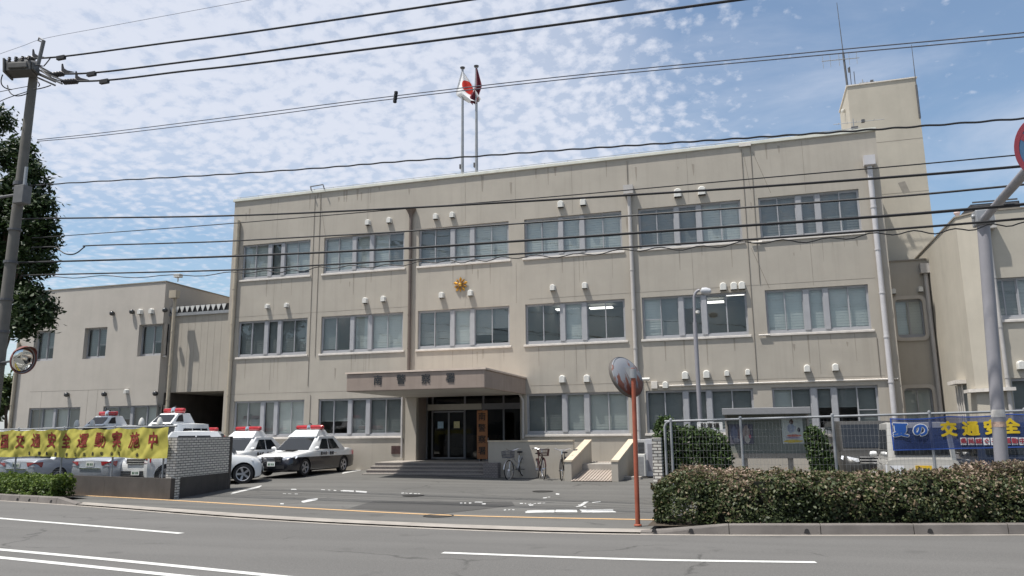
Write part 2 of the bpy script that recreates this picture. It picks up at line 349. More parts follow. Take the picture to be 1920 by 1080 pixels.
# ------------------------------------------------------------------ ground, road, kerbs
KPX = [(0, 938), (130, 946), (320, 961), (500, 975), (700, 985.5), (866, 992.5), (1039, 999.5), (1219, 1001.7), (1500, 1003), (1912, 1001.7)]
KP = [atZ(x, y, 0) for x, y in KPX]
def interp(P, x):
    if x <= P[0].x: a, b = P[0], P[1]
    elif x >= P[-1].x: a, b = P[-2], P[-1]
    else:
        i = max(k for k in range(len(P)-1) if P[k].x <= x); a, b = P[i], P[i+1]
    return a.y + (b.y-a.y)*(x-a.x)/(b.x-a.x)
_ks = {}
def yk(x):                                                   # kerb line, smoothed
    k = round(x, 2)
    if k not in _ks: _ks[k] = sum(interp(KP, x+d) for d in (-2, -1.3, -.6, 0, .6, 1.3, 2))/7 - .03
    return _ks[k]
def sstep(a, b, x):
    t = min(1, max(0, (x-a)/(b-a))); return t*t*(3-2*t)
def zg(x, y):
    s = y - yk(x); amp = .27 + (.14-.27)*sstep(-14.5, -6.5, x)
    return .035 + amp*sstep(1.5, 12.5, s)
def G(px, py, dz=0):
    z = .1
    for _ in range(12):
        p = atZ(px, py, z); z = zg(p.x, p.y)
    p.z = z + dz; return p

def strip(name, m, f0, f1, xs, z0, z1, kind='structure'):    # ribbon between two curves y=f0(x), y=f1(x)
    mb = MB(); vs = []
    for x in xs: vs += [(x, f0(x), z0 if not callable(z0) else z0(x, f0(x))), (x, f1(x), z1 if not callable(z1) else z1(x, f1(x)))]
    mb.add(vs, [(2*i, 2*i+2, 2*i+3, 2*i+1) for i in range(len(xs)-1)])
    o = mb.build(name, m); 
    if kind: tag(o, kind=kind)
    return o
def fr(a, b, n): return [a+(b-a)*i/n for i in range(n+1)]
mb = MB(); mb.quad((-2500, -2500, -.06), (2500, -2500, -.06), (2500, 2500, -.06), (-2500, 2500, -.06)); tag(mb.build('ground', mat('far_ground', (.12, .115, .09), .95, .25, .05)), kind='structure')
strip('road', ROAD, lambda x: yk(x)-15.5, lambda x: yk(x), fr(-140, 90, 230), 0, 0)
strip('near_pavement', CONC, lambda x: yk(x)-24, lambda x: yk(x)-15.5, fr(-140, 90, 115), .03, .03)
# forecourt sheet, follows the slope up to the building
mb = MB(); xs = fr(-110, 60, 200); ss = [.40, .9, 1.5, 2.2, 3, 4, 5, 6, 7, 8, 9, 10, 11, 12, 13, 16, 22, 40, 90]
for x in xs:
    for s in ss: mb.v.append((x, yk(x)+s, zg(x, yk(x)+s)))
n = len(ss); mb.f = [(i*n+j, (i+1)*n+j, (i+1)*n+j+1, i*n+j+1) for i in range(len(xs)-1) for j in range(n-1)]; mb.m = [0]*len(mb.f)
tag(mb.build('forecourt', LOT, smooth=True), kind='structure')
strip('gutter', GUTTER, lambda x: yk(x)-.16, lambda x: yk(x)+.0, fr(-60, 30, 150), .004, .004)
strip('drop_kerb', GUTTER, lambda x: yk(x)+.001, lambda x: yk(x)+.42, fr(-17.4, -1.75, 60), .03, .041)
def kerb(name, x0, x1, n, ramp0=None, ramp1=None):
    mb = MB()
    for i in range(n):
        a, b = x0+(x1-x0)*i/n+.006, x0+(x1-x0)*(i+1)/n-.006
        for lo, hi in ((.0, .17),):
            def h(x):
                if ramp0 is not None and x < ramp0: return .045 + .125*max(0, (x-x0)/(ramp0-x0))
                if ramp1 is not None and x > ramp1: return .045 + .125*max(0, (x1-x)/(x1-ramp1))
                return .17
            vs = []
            for x in (a, b):
                y = yk(x); vs += [(x, y-.02, -.02), (x, y+.01, h(x)-.015), (x, y+.03, h(x)), (x, y+.2, h(x)), (x, y+.2, -.02)]
            mb.add(vs, [(0, 5, 6, 1), (1, 6, 7, 2), (2, 7, 8, 3), (3, 8, 9, 4), (0, 1, 2, 3, 4), (9, 8, 7, 6, 5)])
    return tag(mb.build(name, KERB), kind='structure')
kerb('kerb', -1.95, 22.05, 16, ramp0=-1.35); kerb('kerb', -50.2, -17.2, 36, ramp1=-17.85)
# drain notches in the kerb face
mb = MB()
for px, py in ((1226, 996), (1295, 997), (1514, 998), (1748, 998), (36, 936), (62, 937), (98, 940)):
    p = atZ(px, py, .06); y = yk(p.x)-.021; mb.add([(p.x-.05, y, .03), (p.x+.05, y, .03), (p.x+.03, y+.008, .09), (p.x, y+.008, .105), (p.x-.03, y+.008, .09)], [(0, 1, 2, 3, 4)])
tag(mb.build('kerb_drain_notches', DARK), kind='structure')
def polyline_road(name, m, px, w, z=.005, zf=None, pad=0):
    P = [zf(x, y) if zf else atZ(x, y, z) for x, y in px]; vs = []
    Q = []
    for i in range(len(P)-1):
        k = 14
        for j in range(k + (i == len(P)-2)): Q.append(P[i].lerp(P[i+1], j/k))
    Q = [sum((Q[min(len(Q)-1, max(0, i+d))] for d in range(-6, 7)), Vector())/13 if 6 <= i < len(Q)-6 else q for i, q in enumerate(Q)]
    for i, p in enumerate(Q):
        d = (Q[min(i+1, len(Q)-1)]-Q[max(i-1, 0)]); nrm = Vector((-d.y, d.x, 0)).normalized()*w/2
        a, b = p-nrm, p+nrm
        if zf: a.z = zg(a.x, a.y)+.006; b.z = zg(b.x, b.y)+.006
        vs += [a, b]
    mb = MB(); mb.add(vs, [(2*i, 2*i+2, 2*i+3, 2*i+1) for i in range(len(Q)-1)]); return tag(mb.build(name, m), kind='structure')
polyline_road('lane_line', LINE_W, [(-120, 960), (0, 972), (160, 984.5), (340, 1000)], .15)
polyline_road('lane_line', LINE_W, [(830, 1036), (1030, 1043.5), (1230, 1050), (1530, 1054)], .15)
polyline_road('centre_line', LINE_W, [(-200, 1013), (0, 1030), (240, 1052), (480, 1076), (600, 1088), (760, 1100)], .15)
polyline_road('centre_line', LINE_W, [(-200, 1026), (0, 1045), (170, 1062), (340, 1080), (480, 1094)], .15)
gz = lambda x, y: G(x, y, .006)
polyline_road('orange_boundary_line', LINE_O, [(100, 926.5), (134, 928), (320, 938), (500, 949), (670, 958.5), (837, 966.5), (1010, 971), (1195, 974.5), (1240, 975)], .16, zf=gz)
# worn white parking marks
def mark(name, quads):
    mb = MB()
    for q in quads:
        P = [G(x, y, .007) for x, y in q]; c = sum(P, Vector())/len(P); ring = []
        for i in range(len(P)):
            for t in (0, .25, .5, .75):
                p = P[i].lerp(P[(i+1) % len(P)], t); p = p.lerp(c, rng.uniform(-.06, .16)); p.z = zg(p.x, p.y)+.007; ring.append(p)
        mb.add(ring, [tuple(range(len(ring)))])
    return tag(mb.build(name, LINE_WORN), kind='structure')
def bits(x0, y0, x1, y1, w, n):
    out = []; 
    for i in range(n):
        a, b = (i+rng.uniform(0, .25))/n, (i+rng.uniform(.55, 1.0))/n; f = lambda t: (x0+(x1-x0)*t, y0+(y1-y0)*t+rng.uniform(-.5, .5)); p, q = f(a), f(b); ww = w*rng.uniform(.5, 1.1)
        out.append(ln(p[0], p[1], q[0], q[1], ww))
    return out
def ln(x0, y0, x1, y1, w): return [(x0, y0-w/2), (x1, y1-w/2), (x1, y1+w/2), (x0, y0+w/2)]
mark('worn_parking_marks', [ln(985, 960, 1040, 959, 5), ln(1042, 958.5, 1085, 959, 5), ln(1086, 958.6, 1155, 958.2, 6), [(1075, 951), (1082, 950), (1096, 941), (1106, 940), (1100, 944), (1088, 951)],
    *bits(944, 957, 968, 956, 2.2, 3), *bits(974, 944, 990, 945, 2.6, 2), *bits(990, 946, 1025, 943, 1.6, 4), ln(992, 948, 1000, 947, 2), [(562, 941), (580, 936), (598, 934), (596, 938), (570, 943)], *bits(600, 918, 648, 921, 1.8, 4), *bits(640, 920, 692, 923, 3.0, 2),
    *bits(752, 925, 790, 926, 1.8, 5), *bits(862, 944, 885, 943.5, 2, 3), ln(890, 942, 905, 942, 1.6), ln(903, 946, 911, 945.5, 3), *bits(1018, 934, 1034, 932, 1.8, 2), ln(1042, 926.5, 1049, 927, 2.5), *bits(530, 926, 560, 927, 1.4, 3), *bits(1100, 951, 1080, 946, 2, 2), ln(545, 918, 556, 918, 2), ln(525, 945, 532, 945, 2), ln(1110, 943, 1126, 941, 1.6)])
mark('parking_bay_lines', [ln(432, 926, 490, 912, 3), ln(640, 888, 676, 881, 3), ln(484, 888, 505, 884, 2)])
def flat_disc(name, label, px, py, rx, m, cat='manhole'):
    p = G(px, py, .006); mb = MB(); k = 20
    ring = [(p.x+rx*math.cos(2*math.pi*i/k), p.y+rx*math.sin(2*math.pi*i/k), p.z) for i in range(k)]
    mb.add(ring, [tuple(range(k))]); mb.lathe(p, [(rx, -.004), (rx*1.0, .006), (rx*.9, .006), (rx*.88, .001)], n=20)
    tag(mb.build(name, m), label, cat)
IRON = mat('cast_iron', (.035, .033, .03), .6, .3, 20, .6, 80)
flat_disc('manhole_cover', 'dark round iron cover touching the orange line in the driveway', 822, 967.5, .33, IRON)
flat_disc('manhole_cover', 'dark round iron cover in the forecourt in front of the entrance steps', 775, 929.5, .30, IRON)
flat_disc('manhole_cover', 'dark round iron cover in the forecourt in front of the bicycles', 1018, 921.5, .30, IRON)
# asphalt patch, darker, where the yard was dug up
mb = MB(); P = [G(x, y, .004) for x, y in ((700, 940), (960, 941), (965, 948), (830, 963), (655, 953))]; mb.add(P, [(0, 1, 2, 3, 4)]); tag(mb.build('asphalt_patch', asphalt('patch_asphalt', (.075, .073, .07), .2)), kind='structure')

# ------------------------------------------------------------------ wall and window tools
def wall_grid(mb, x0, x1, z0, z1, y, holes, depth, mi=0):
    xs = sorted({x0, x1, *[h[0] for h in holes], *[h[1] for h in holes]}); zs = sorted({z0, z1, *[h[2] for h in holes], *[h[3] for h in holes]})
    xs = [x for x in xs if x0 <= x <= x1]; zs = [z for z in zs if z0 <= z <= z1]
    for a, b in zip(xs, xs[1:]):
        for c, d in zip(zs, zs[1:]):
            if any(h[0] <= (a+b)/2 <= h[1] and h[2] <= (c+d)/2 <= h[3] for h in holes): continue
            mb.quad((a, y, c), (b, y, c), (b, y, d), (a, y, d), mi)
    for a, b, c, d in holes:
        Y2 = y+depth
        mb.quad((a, y, c), (a, y, d), (a, Y2, d), (a, Y2, c), mi); mb.quad((b, y, c), (b, Y2, c), (b, Y2, d), (b, y, d), mi)
        mb.quad((a, y, d), (b, y, d), (b, Y2, d), (a, Y2, d), mi); mb.quad((a, y, c), (a, Y2, c), (b, Y2, c), (b, y, c), mi)
def window(parent, x0, x1, z0, z1, y, bays, blinds, bars=(), sill=True, frame=ALU, blindmats=None, name='window', fixed=(), sillout=.155):
    """bays: fractions of the width where a sash ends; entries ('s', a, b) sash, ('c', a, b) column"""
    W = x1-x0; fm = MB(); pm = MB(); bmx = [MB(), MB()]; t = .05
    fm.box(x0, x1, y-.02, y+.07, z0, z0+.09); fm.box(x0, x1, y-.02, y+.07, z1-.05, z1)
    fm.box(x0, x0+.045, y-.02, y+.07, z0+.09, z1-.05); fm.box(x1-.045, x1, y-.02, y+.07, z0+.09, z1-.05)
    k = 0; sm = MB()
    for typ, a, b in bays:
        xa, xb = x0+a*W, x0+b*W
        if typ == 'c': fm.box(xa, xb, y-.045, y+.08, z0+.092, z1-.052); continue
        za, zb = z0+.09, z1-.05; yy = y + (.035 if k % 2 else .0); w = .032
        sm.box(xa, xb, yy-.012, yy+.018, za, za+.05); sm.box(xa, xb, yy-.012, yy+.018, zb-.035, zb)
        sm.box(xa, xa+w, yy-.012, yy+.018, za+.05, zb-.035); sm.box(xb-w, xb, yy-.012, yy+.018, za+.05, zb-.035)
        if k in bars: sm.box(xa+w, xb-w, yy-.01, yy+.016, (za*.55+zb*.45)-.015, (za*.55+zb*.45)+.015)
        pm.quad((xa+w*.5, yy+.003, za+.02), (xb-w*.5, yy+.003, za+.02), (xb-w*.5, yy+.003, zb-.02), (xa+w*.5, yy+.003, zb-.02))
        f = blinds[k] if k < len(blinds) else 1
        if f:
            dk = f < 0; f = abs(f); zz = zb-(zb-za)*f; B = bmx[1 if dk else 0]; nn = max(2, int((zb-zz)/.10))
            # slatted blind: shallow corrugation
            yb = y+.11+rng.uniform(0, .02); xa2, xb2 = xa+.004, xb-.004
            for j in range(nn):
                za2, zb2 = zb-(zb-zz)*(j+1)/nn, zb-(zb-zz)*j/nn
                B.quad((xa2, yb, za2), (xb2, yb, za2), (xb2, yb+.012, zb2), (xa2, yb+.012, zb2))
        k += 1
    root = fm.build(name, frame, parent)
    sm.build('sash', frame, root); pm.build('pane', GLASS, root)
    for B, m in zip(bmx, blindmats or (BLIND, BLIND2)):
        if B.f: B.build('blind', m, root)
    if sill:
        s = MB(); s.box(x0-.08, x1+.08, y-sillout, y-.022, z0-.09, z0-.005); s.build('sill', SILL, root, bevel=.012)
    return root
BAY5 = [('s', .012, .185), ('s', .18, .355), ('c', .355, .403), ('s', .403, .575), ('c', .575, .622), ('s', .622, .81), ('s', .805, .988)]
BAY5N = [('s', .012, .195), ('s', .19, .375), ('c', .375, .43), ('s', .43, .57), ('c', .57, .62), ('s', .62, .81), ('s', .805, .988)]

# ------------------------------------------------------------------ main building
FY = 30.0
B = thing('police_station', 'long three-storey beige police station with rows of aluminium windows and a front canopy', 'building', (-8.8, 30, 0))
XL, XR, ZT = -22.78, 5.2, 12.72
WX = [(-22.2, -18.6), (-17.9, -13.94), (-13.25, -9.16), (-8.48, -4.40), (-3.73, .21), (.87, 4.43)]
FL = [(1.70, 3.31), (5.29, 6.94), (8.89, 10.55)]
holes = []
for fi, (c, d) in enumerate(FL):
    for wi, (a, b) in enumerate(WX):
        if fi == 0 and wi == 2: continue
        holes.append((a, b, c, d))
DOOR = (-13.22, -8.75, .70, 3.62)
holes.append(DOOR)
mb = MB(); wall_grid(mb, XL, XR, -.2, ZT, FY, holes, .16)
mb.quad((XL, FY, -.2), (XL, FY, ZT), (XL, 44, ZT), (XL, 44, -.2)); mb.quad((XR, FY, -.2), (XR, 44, -.2), (XR, 44, ZT), (XR, FY, ZT))
mb.quad((XL, 44, -.2), (XL, 44, ZT), (XR, 44, ZT), (XR, 44, -.2)); mb.quad((XL, FY, 12.3), (XR, FY, 12.3), (XR, 44, 12.3), (XL, 44, 12.3))
WALLMB = mb
mb = MB(); mb.box(XL-.06, XR+.02, FY-.07, FY+.30, ZT, ZT+.13); mb.box(XL-.06, XL+.25, FY+.303, 44, ZT, ZT+.13); mb.build('coping', COPING, B, bevel=.01)
mb = MB(); mb.tube([(XL, FY+.12, ZT+.24), (XR-.5, FY+.12, ZT+.24)], .013, 6)
for i in range(28): mb.cyl((XL+.2+i, FY+.12, ZT+.13), (XL+.2+i, FY+.12, ZT+.25), .014, n=5)
mb.build('lightning_rail', STEEL, B)
mb = MB()                                                     # rooms behind the glass
for z in (.60, 4.15, 7.75, 11.3): mb.box(XL+.1, XR-.1, FY+.35, 37, z, z+.1)
mb.quad((XL+.1, 37, 0), (XR-.1, 37, 0), (XR-.1, 37, 12), (XL+.1, 37, 12))
for z0, z1 in ((.7, 4.15), (4.25, 7.75), (7.85, 11.3)):
    for x in (-18.25, -13.6, -8.82, -4.06, .54): mb.box(x-.05, x+.05, FY+.4, 37, z0, z1)
mb.build('interior', ROOM, B)
TUBE = emit('fluorescent_tube', (1, .97, .9), 1.1)
for x, y, z in ((-17.6, 32.2, 7.62), (-11.0, 33.0, 7.62), (-10.2, 35.0, 7.62), (-8.2, 33.0, 7.62), (-8.0, 35.6, 7.62), (-5.9, 33.6, 7.62), (-6.4, 35.8, 7.62), (-.1, 34.2, 7.62), (-1.3, 36.0, 7.62), (-20.0, 32.4, 11.18), (-14.6, 32.5, 11.18), (-20.4, 32.6, 7.62)):
    m = MB(); m.box(x-.55, x+.55, y-.05, y+.05, z-.06, z); m.box(x-.55, x+.55, y+.22, y+.32, z-.06, z); m.build('ceiling_lamp', TUBE, B)
BL = {(2, 2): (-1, -1, 1, 1, 1), (2, 4): (-1, -1, -1, 1, 1), (2, 5): (-1, -1, -1, -1, -1), (2, 0): (1, 1, -1, 1, .88), (2, 1): (1, .96, 1, 1, -.94), (2, 3): (1, 1, .97, 1, 1),
      (1, 0): (-1, -1, -1, -1, -.98), (1, 1): (-.92, .0, 1, 1, .97), (1, 2): (-.97, -.97, 1, -.72, -.55), (1, 3): (0, 0, 1, 0, 0), (1, 4): (1, -1, -.3, 0, 0), (1, 5): (.95, .95, .96, 1, 1),
      (0, 0): (-1, -1, -1, 1, .97), (0, 1): (-.62, -.62, -1, -1, -1), (0, 3): (-1, -1, 1, 1, 1), (0, 4): (-1, -1, -1, -1, -1), (0, 5): (1, -1, -.48, -.48, -1)}
for fi, (c, d) in enumerate(FL):
    for wi, (a, b) in enumerate(WX):
        if fi == 0 and wi == 2: continue
        window(B, a, b, c, d, FY+.10, BAY5N if wi in (0, 5) else BAY5, BL.get((fi, wi), (1,)*5), bars={(1, 4): (0,), (0, 5): (4,)}.get((fi, wi), ()))
# joints, cracks and rain stains on the render
mb = WALLMB
for x in (-20.4, -15.75, -11.1, -8.85, -6.4, -4.05, -1.72, 2.6):
    for z0, z1 in ((10.62, 12.65), (7.02, 8.72), (3.75, 5.12)):
        if -13.6 < x < -8.6 and z0 < 4.5: continue
        w = .0055; mb.box(x-w, x+w, FY-.003, FY+.01, z0, z1, 1)
for z in (7.15, 3.62):
    for (a, b) in ((XL+.1, -13.7), (-8.3, XR-.5)): mb.box(a, b, FY-.0035, FY+.01, z, z+.012, 1)
for fi, (c, d) in enumerate(FL):
    for wi, (a, b) in enumerate(WX):
        if fi == 0: continue
        for f in (.39, .605, rng.uniform(.1, .9), rng.uniform(.1, .9)):
            x = a+(b-a)*f; L_ = rng.uniform(.3, 1.25); w = rng.uniform(.012, .035)
            mb.add([(x-w, FY-.004, c-.1), (x+w, FY-.004, c-.1), (x+w*.4, FY-.004, c-.1-L_), (x-w*.4, FY-.004, c-.1-L_)], [(0, 1, 2, 3)], 2)
for i in range(14):
    x = rng.uniform(XL+.4, XR-.4); L_ = rng.uniform(.2, .8); w = rng.uniform(.02, .09)
    mb.add([(x-w, FY-.004, ZT-.02), (x+w, FY-.004, ZT-.02), (x+w*.3, FY-.004, ZT-L_), (x-w*.3, FY-.004, ZT-L_)], [(0, 1, 2, 3)], 2)
for i in range(60):
    x = rng.uniform(XL+.3, XR-.3); z = rng.choice((8.75, 5.15, 7.1, 12.6, 3.7, 10.7)) - rng.uniform(0, .5); L_ = rng.uniform(.15, .7); w = rng.uniform(.01, .06)
    if -13.8 < x < -8.4 and z < 4.4: continue
    if any(a-.1 < x < b+.1 and (c-.1 < z < d+.1 or c-.1 < z-L_ < d+.1) for a, b, c, d in holes): continue
    mb.add([(x-w, FY-.0045, z), (x+w, FY-.0045, z-.03), (x+w*.7, FY-.0045, z-L_*.6), (x, FY-.0045, z-L_), (x-w*.6, FY-.0045, z-L_*.5)], [(0, 1, 2, 3, 4)], 2)
mb.build('wall', [WALL, JOINT, STAIN], B)
# vent hoods
def vent_mesh(w=.26, m=None):
    mb = MB(); r = w/2; k = 10
    arch = [(-r, 0, -r*1.1)] + [(-r*math.cos(math.pi*i/k), 0, r*.35+r*.9*math.sin(math.pi*i/k)) for i in range(k+1)] + [(r, 0, -r*1.1)]
    rings = [(0, 1), (-.10, 1), (-.15, .93), (-.18, .78)]
    vs = []
    for y, s in rings: vs += [(x*s, y, z if z < 0 else z*s) for x, _, z in arch]
    n = len(arch); mb.add(vs, [(j*n+i, j*n+i+1, (j+1)*n+i+1, (j+1)*n+i) for j in range(3) for i in range(n-1)] + [tuple(3*n+i for i in range(n))])
    mb.box(-r*.9, r*.9, -.15, 0, -r*1.12, -r*1.08, 1)
    me = mb.build('vent_hood', [m or WHITE, DARK], smooth=True); d = me.data; bpy.data.objects.remove(me); return d
VM = {s: vent_mesh(s) for s in (.18, .22, .25, .30)}
def vent(parent, px, py, y, s):
    k_ = {.34: .30, .30: .25, .25: .22, .20: .18}.get(s, s)
    p = atY(px, py, y); o = link('vent_hood', VM[k_], parent); r = parent.location; o.location = p - r; return o
for px, py, s in ((691, 418, .25), (731, 414, .25), (818, 407, .25), (849, 404, .25), (1052, 384, .30), (1094, 380, .30), (1271, 363, .34), (1316, 359, .34),
                  (503, 575, .20), (539, 573, .20), (686, 564, .25), (720, 561, .25), (829, 554, .25), (883, 550, .25), (1037, 540, .25), (1097, 536, .25), (1356, 538, .30), (1376, 537, .30), (1391, 536, .30),
                  (1055, 711, .30), (1101, 710, .30), (1285, 704, .30), (1325, 702, .30), (1363, 700, .20), (1402, 698, .20), (1513, 691, .25), (1566, 689, .25), (1248, 722, .25), (1180, 724, .20)):
    vent(B, px, py, FY-.001, s)
# downpipes
def pipe(parent, pts, r, m, head=None, bands=True, name='downpipe', n=12):
    mb = MB(); mb.tube(pts, r, n)
    a, b = Vector(pts[0]), Vector(pts[-1])
    if bands:
        k = int((a-b).length/1.8)
        for i in range(1, k+1):
            p = a.lerp(b, i/(k+1)); mb.cyl(p+Vector((0, 0, -.025)), p+Vector((0, 0, .025)), r*1.18, n=10)
    if head == 'box': mb.box(a.x-.19, a.x+.19, a.y-.2, a.y+.09, a.z, a.z+.36)
    if head == 'funnel':
        mb.lathe(a, [(r, -.05), (r*1.3, .1), (.2, .32), (.23, .34), (.23, .4), (.05, .4)], n=8)
    return mb.build(name, m, parent, smooth=True)
pipe(B, [(-22.45, FY-.1, 11.75), (-22.45, FY-.1, .3)], .085, PIPE_B)
pipe(B, [(-13.6, FY-.1, 11.1), (-13.6, FY-.1, 3.9)], .07, PIPE_D, 'funnel')
pipe(B, [(-4.05, FY-.11, 11.15), (-4.03, FY-.11, .3)], .078, PIPE_L, 'box')
pipe(B, [(4.86, FY-.12, 11.35), (4.86, FY-.12, .2)], .095, PIPE_W, 'box')
pipe(B, [(-13.86, FY-.09, 3.55), (-13.86, FY-.09, .8)], .05, PIPE_L)
pipe(B, [(-8.9, FY-.4, 3.5), (-8.72, FY-.15, 3.3), (-8.62, FY-.09, 3.05), (-8.62, FY-.09, 1.55)], .05, PIPE_L, bands=False)
for x, z0, z1 in ((-18.45, 12.6, 3.9), (-18.15, 12.7, 5.2), (.38, 12.6, 3.5), (.72, 12.7, 7.2), (-4.1, 12.6, 11.5), (4.55, 5.0, 3.6), (-18.3, 3.5, .9)):
    pipe(B, [(x, FY-.018, z0), (x, FY-.018, z1)], .011, JOINT, bands=False, name='conduit', n=6)
for a, b in (((-18.2, 12.5), (-17.7, 9.9)), ((.8, 12.4), (1.35, 10.7)), ((.5, 8.6), (1.05, 7.0)), ((.45, 12.4), (.62, 10.9))):
    pipe(B, [(a[0], FY-.02, a[1]), (b[0], FY-.02, b[1])], .008, STAIN, bands=False, name='conduit', n=6)
pipe(B, [(-3.2, FY-.04, 3.47), (.4, FY-.04, 3.49), (5.1, FY-.04, 3.5)], .03, SILL, bands=False, name='conduit')
pipe(B, [(.55, FY-.06, 5.25), (.95, FY-.06, 5.25)], .03, SILL, bands=False, name='conduit'); pipe(B, [(.5, FY-.06, 8.8), (.9, FY-.06, 8.8)], .03, SILL, bands=False, name='conduit')
mb = MB(); mb.box(.3, .75, FY-.10, FY-.072, 12.66, 12.80); mb.build('cable_cover', SILL, B)
mb = MB(); p = atY(597, 352, FY+.1); mb.tube([(p.x-.33, p.y, ZT+.1), (p.x-.33, p.y-.15, ZT+.33), (p.x+.33, p.y-.15, ZT+.36), (p.x+.33, p.y, ZT+.12)], .03, 6); mb.tube([(p.x-.33, p.y-.15, ZT+.33), (p.x-.2, p.y-.3, ZT+.2)], .03, 6); mb.tube([(p.x+.33, p.y-.15, ZT+.33), (p.x+.45, p.y-.3, ZT+.22)], .03, 6); mb.build('ladder_hook', STEEL_D, B)
# small fittings: louvre, junction boxes, bracket lamp by the mirror
mb = MB(); a, b = atY(734, 836, FY), atY(752, 851, FY); mb.box(a.x, b.x, FY-.02, FY-.002, b.z, a.z)
for i in range(8):
    z = b.z+(a.z-b.z)*(i+.3)/8; mb.box(a.x+.03, b.x-.03, FY-.035, FY-.021, z, z+.02)
mb.build('floor_vent', mat('rusty_brown', (.10, .06, .055), .7, .3, 8), B)
mb = MB(); p = atY(1227, 722, FY); mb.box(p.x-.12, p.x+.12, FY-.1, FY-.002, p.z-.14, p.z+.14); mb.build('junction_box', SILL, B, bevel=.01)
mb = MB(); p = atY(1206, 712, FY); mb.cyl((p.x-.35, FY-.28, p.z), (p.x+.28, FY-.28, p.z), .06, n=10); mb.cyl((p.x+.1, FY, p.z), (p.x+.1, FY-.22, p.z), .03, n=8); mb.build('wall_lamp', WHITE, B, smooth=True)
p = atY(864, 534, FY)                                         # gold emblem
mb = MB(); Rr = .34
for k in range(5):
    for off, ln_, w in ((0, 1.0, .19), (36, .93, .13)):
        t = R(90+72*k+off); d = Vector((math.cos(t), 0, math.sin(t))); q = Vector((-math.sin(t), 0, math.cos(t)))
        tip, mid, base = d*Rr*ln_, d*Rr*.72*ln_, d*Rr*.2
        f = Vector((0, -.09, 0)); back = Vector((0, -.02, 0)); c = Vector((p.x, FY-.02, p.z))
        for s in (1, -1):
            mb.add([c+base+back, c+mid+q*s*w*Rr+back, c+tip+back, c+mid+f, c+base+f*.7], [(0, 1, 3, 4), (1, 2, 3)])
mb.lathe((p.x, FY-.04, p.z), [(.085, 0), (.08, .05), (.05, .085), (0.001, .1)], axis=(0, -1, 0), n=14)
mb.build('emblem', GOLD, B)

# entrance recess: glazed screen, doors, notices
E0, E1 = DOOR[0], DOOR[1]
mb = MB(); mb.quad((E0, 30.16, .7), (E0, 30.16, 3.62), (E0, 31.6, 3.62), (E0, 31.6, .7)); mb.quad((E1, 30.16, .7), (E1, 31.6, .7), (E1, 31.6, 3.62), (E1, 30.16, 3.62)); mb.quad((E0, 30.16, 3.62), (E1, 30.16, 3.62), (E1, 31.6, 3.62), (E0, 31.6, 3.62)); mb.build('porch_lining', CANOPY, B)
SY = 31.0
xs_e = [E0+.02, -12.94, -11.47, -10.64, -9.75, E1-.02]; TZ0, TZ1 = atY(842, 769, SY).z, atY(842, 758, SY).z
mb = MB()
for x in xs_e: mb.box(x-.035, x+.035, SY-.05, SY+.05, .71, 3.6)
mb.box(E0+.06, E1-.06, SY-.06, SY+.06, TZ0, TZ1); mb.box(E0+.06, E1-.06, SY-.045, SY+.045, 3.52, 3.6)
es = mb.build('glazed_screen', ALU_D, B)
mb = MB(); mb.quad((E0, SY+.01, .71), (E1, SY+.01, .71), (E1, SY+.01, 3.6), (E0, SY+.01, 3.6)); mb.build('pane', GLASS_DOOR, es)
mb = MB(); mb.box(-13.15, -10.7, SY-.10, SY-.062, TZ0, TZ1); mb.build('transom_panel', mat('transom_cream', (.42, .40, .35), .6, .06, 3), es)
for a, b in ((-12.88, -12.23), (-12.12, -11.52)):
    mb = MB(); x0, x1 = a-.05, b+.05
    mb.box(x0, x1, SY-.085, SY-.055, .74, .80); mb.box(x0, x1, SY-.085, SY-.055, TZ0-.1, TZ0-.04); mb.box(x0, x0+.03, SY-.085, SY-.055, .80, TZ0-.1); mb.box(x1-.03, x1, SY-.085, SY-.055, .80, TZ0-.1)
    d = mb.build('sliding_door', ALU_D, B); m2 = MB(); m2.quad((x0+.02, SY-.07, .78), (x1-.02, SY-.07, .78), (x1-.02, SY-.07, TZ0-.08), (x0+.02, SY-.07, TZ0-.08)); m2.build('pane', GLASS_DOOR, d)
    m3 = MB(); xc = (x0+x1)/2; m3.box(xc-.12, xc+.14, SY-.095, SY-.088, 2.0, 2.28); m3.build('notice', mat('notice_blue' if a < -12.5 else 'notice_yellow', (.30, .42, .50) if a < -12.5 else (.52, .47, .25), .6, .2, 18), d)
mb = MB(); mb.lathe((-12.9, 30.6, 3.62), [(.0, -.16), (.09, -.15), (.13, -.07), (.12, 0)], n=14); mb.build('red_porch_lamp', RED_LAMP, B, smooth=True)
p = mb = MB(); mb.box(-12.6, -10.9, 33.6, 34.2, .7, 1.7); mb.build('reception_counter', mat('counter_wood', (.16, .11, .08), .6, .2, 3), B)
mb = MB(); mb.quad((E0-.3, 30.4, .705), (E1+.3, 30.4, .705), (E1+.3, 37, .705), (E0-.3, 37, .705)); mb.build('lobby_floor', mat('lobby_floor', (.07, .068, .065), .35, .1, 2), B)

mb = MB(); mb.box(-13.2, -8.8, 35.0, 35.2, .71, 3.6); mb.box(-13.2, -13.1, 31.2, 34.9, .71, 3.6); mb.box(-8.9, -8.8, 31.7, 34.9, .71, 3.6); mb.box(-13.2, -8.8, 31.1, 35, 3.61, 3.7); mb.build('dimmed_lobby_wall', mat('dimmed_lobby_wall', (.05, .05, .048), .8, .15, 1), B)  # walls near-black, so the lobby's dimness is put into their colour
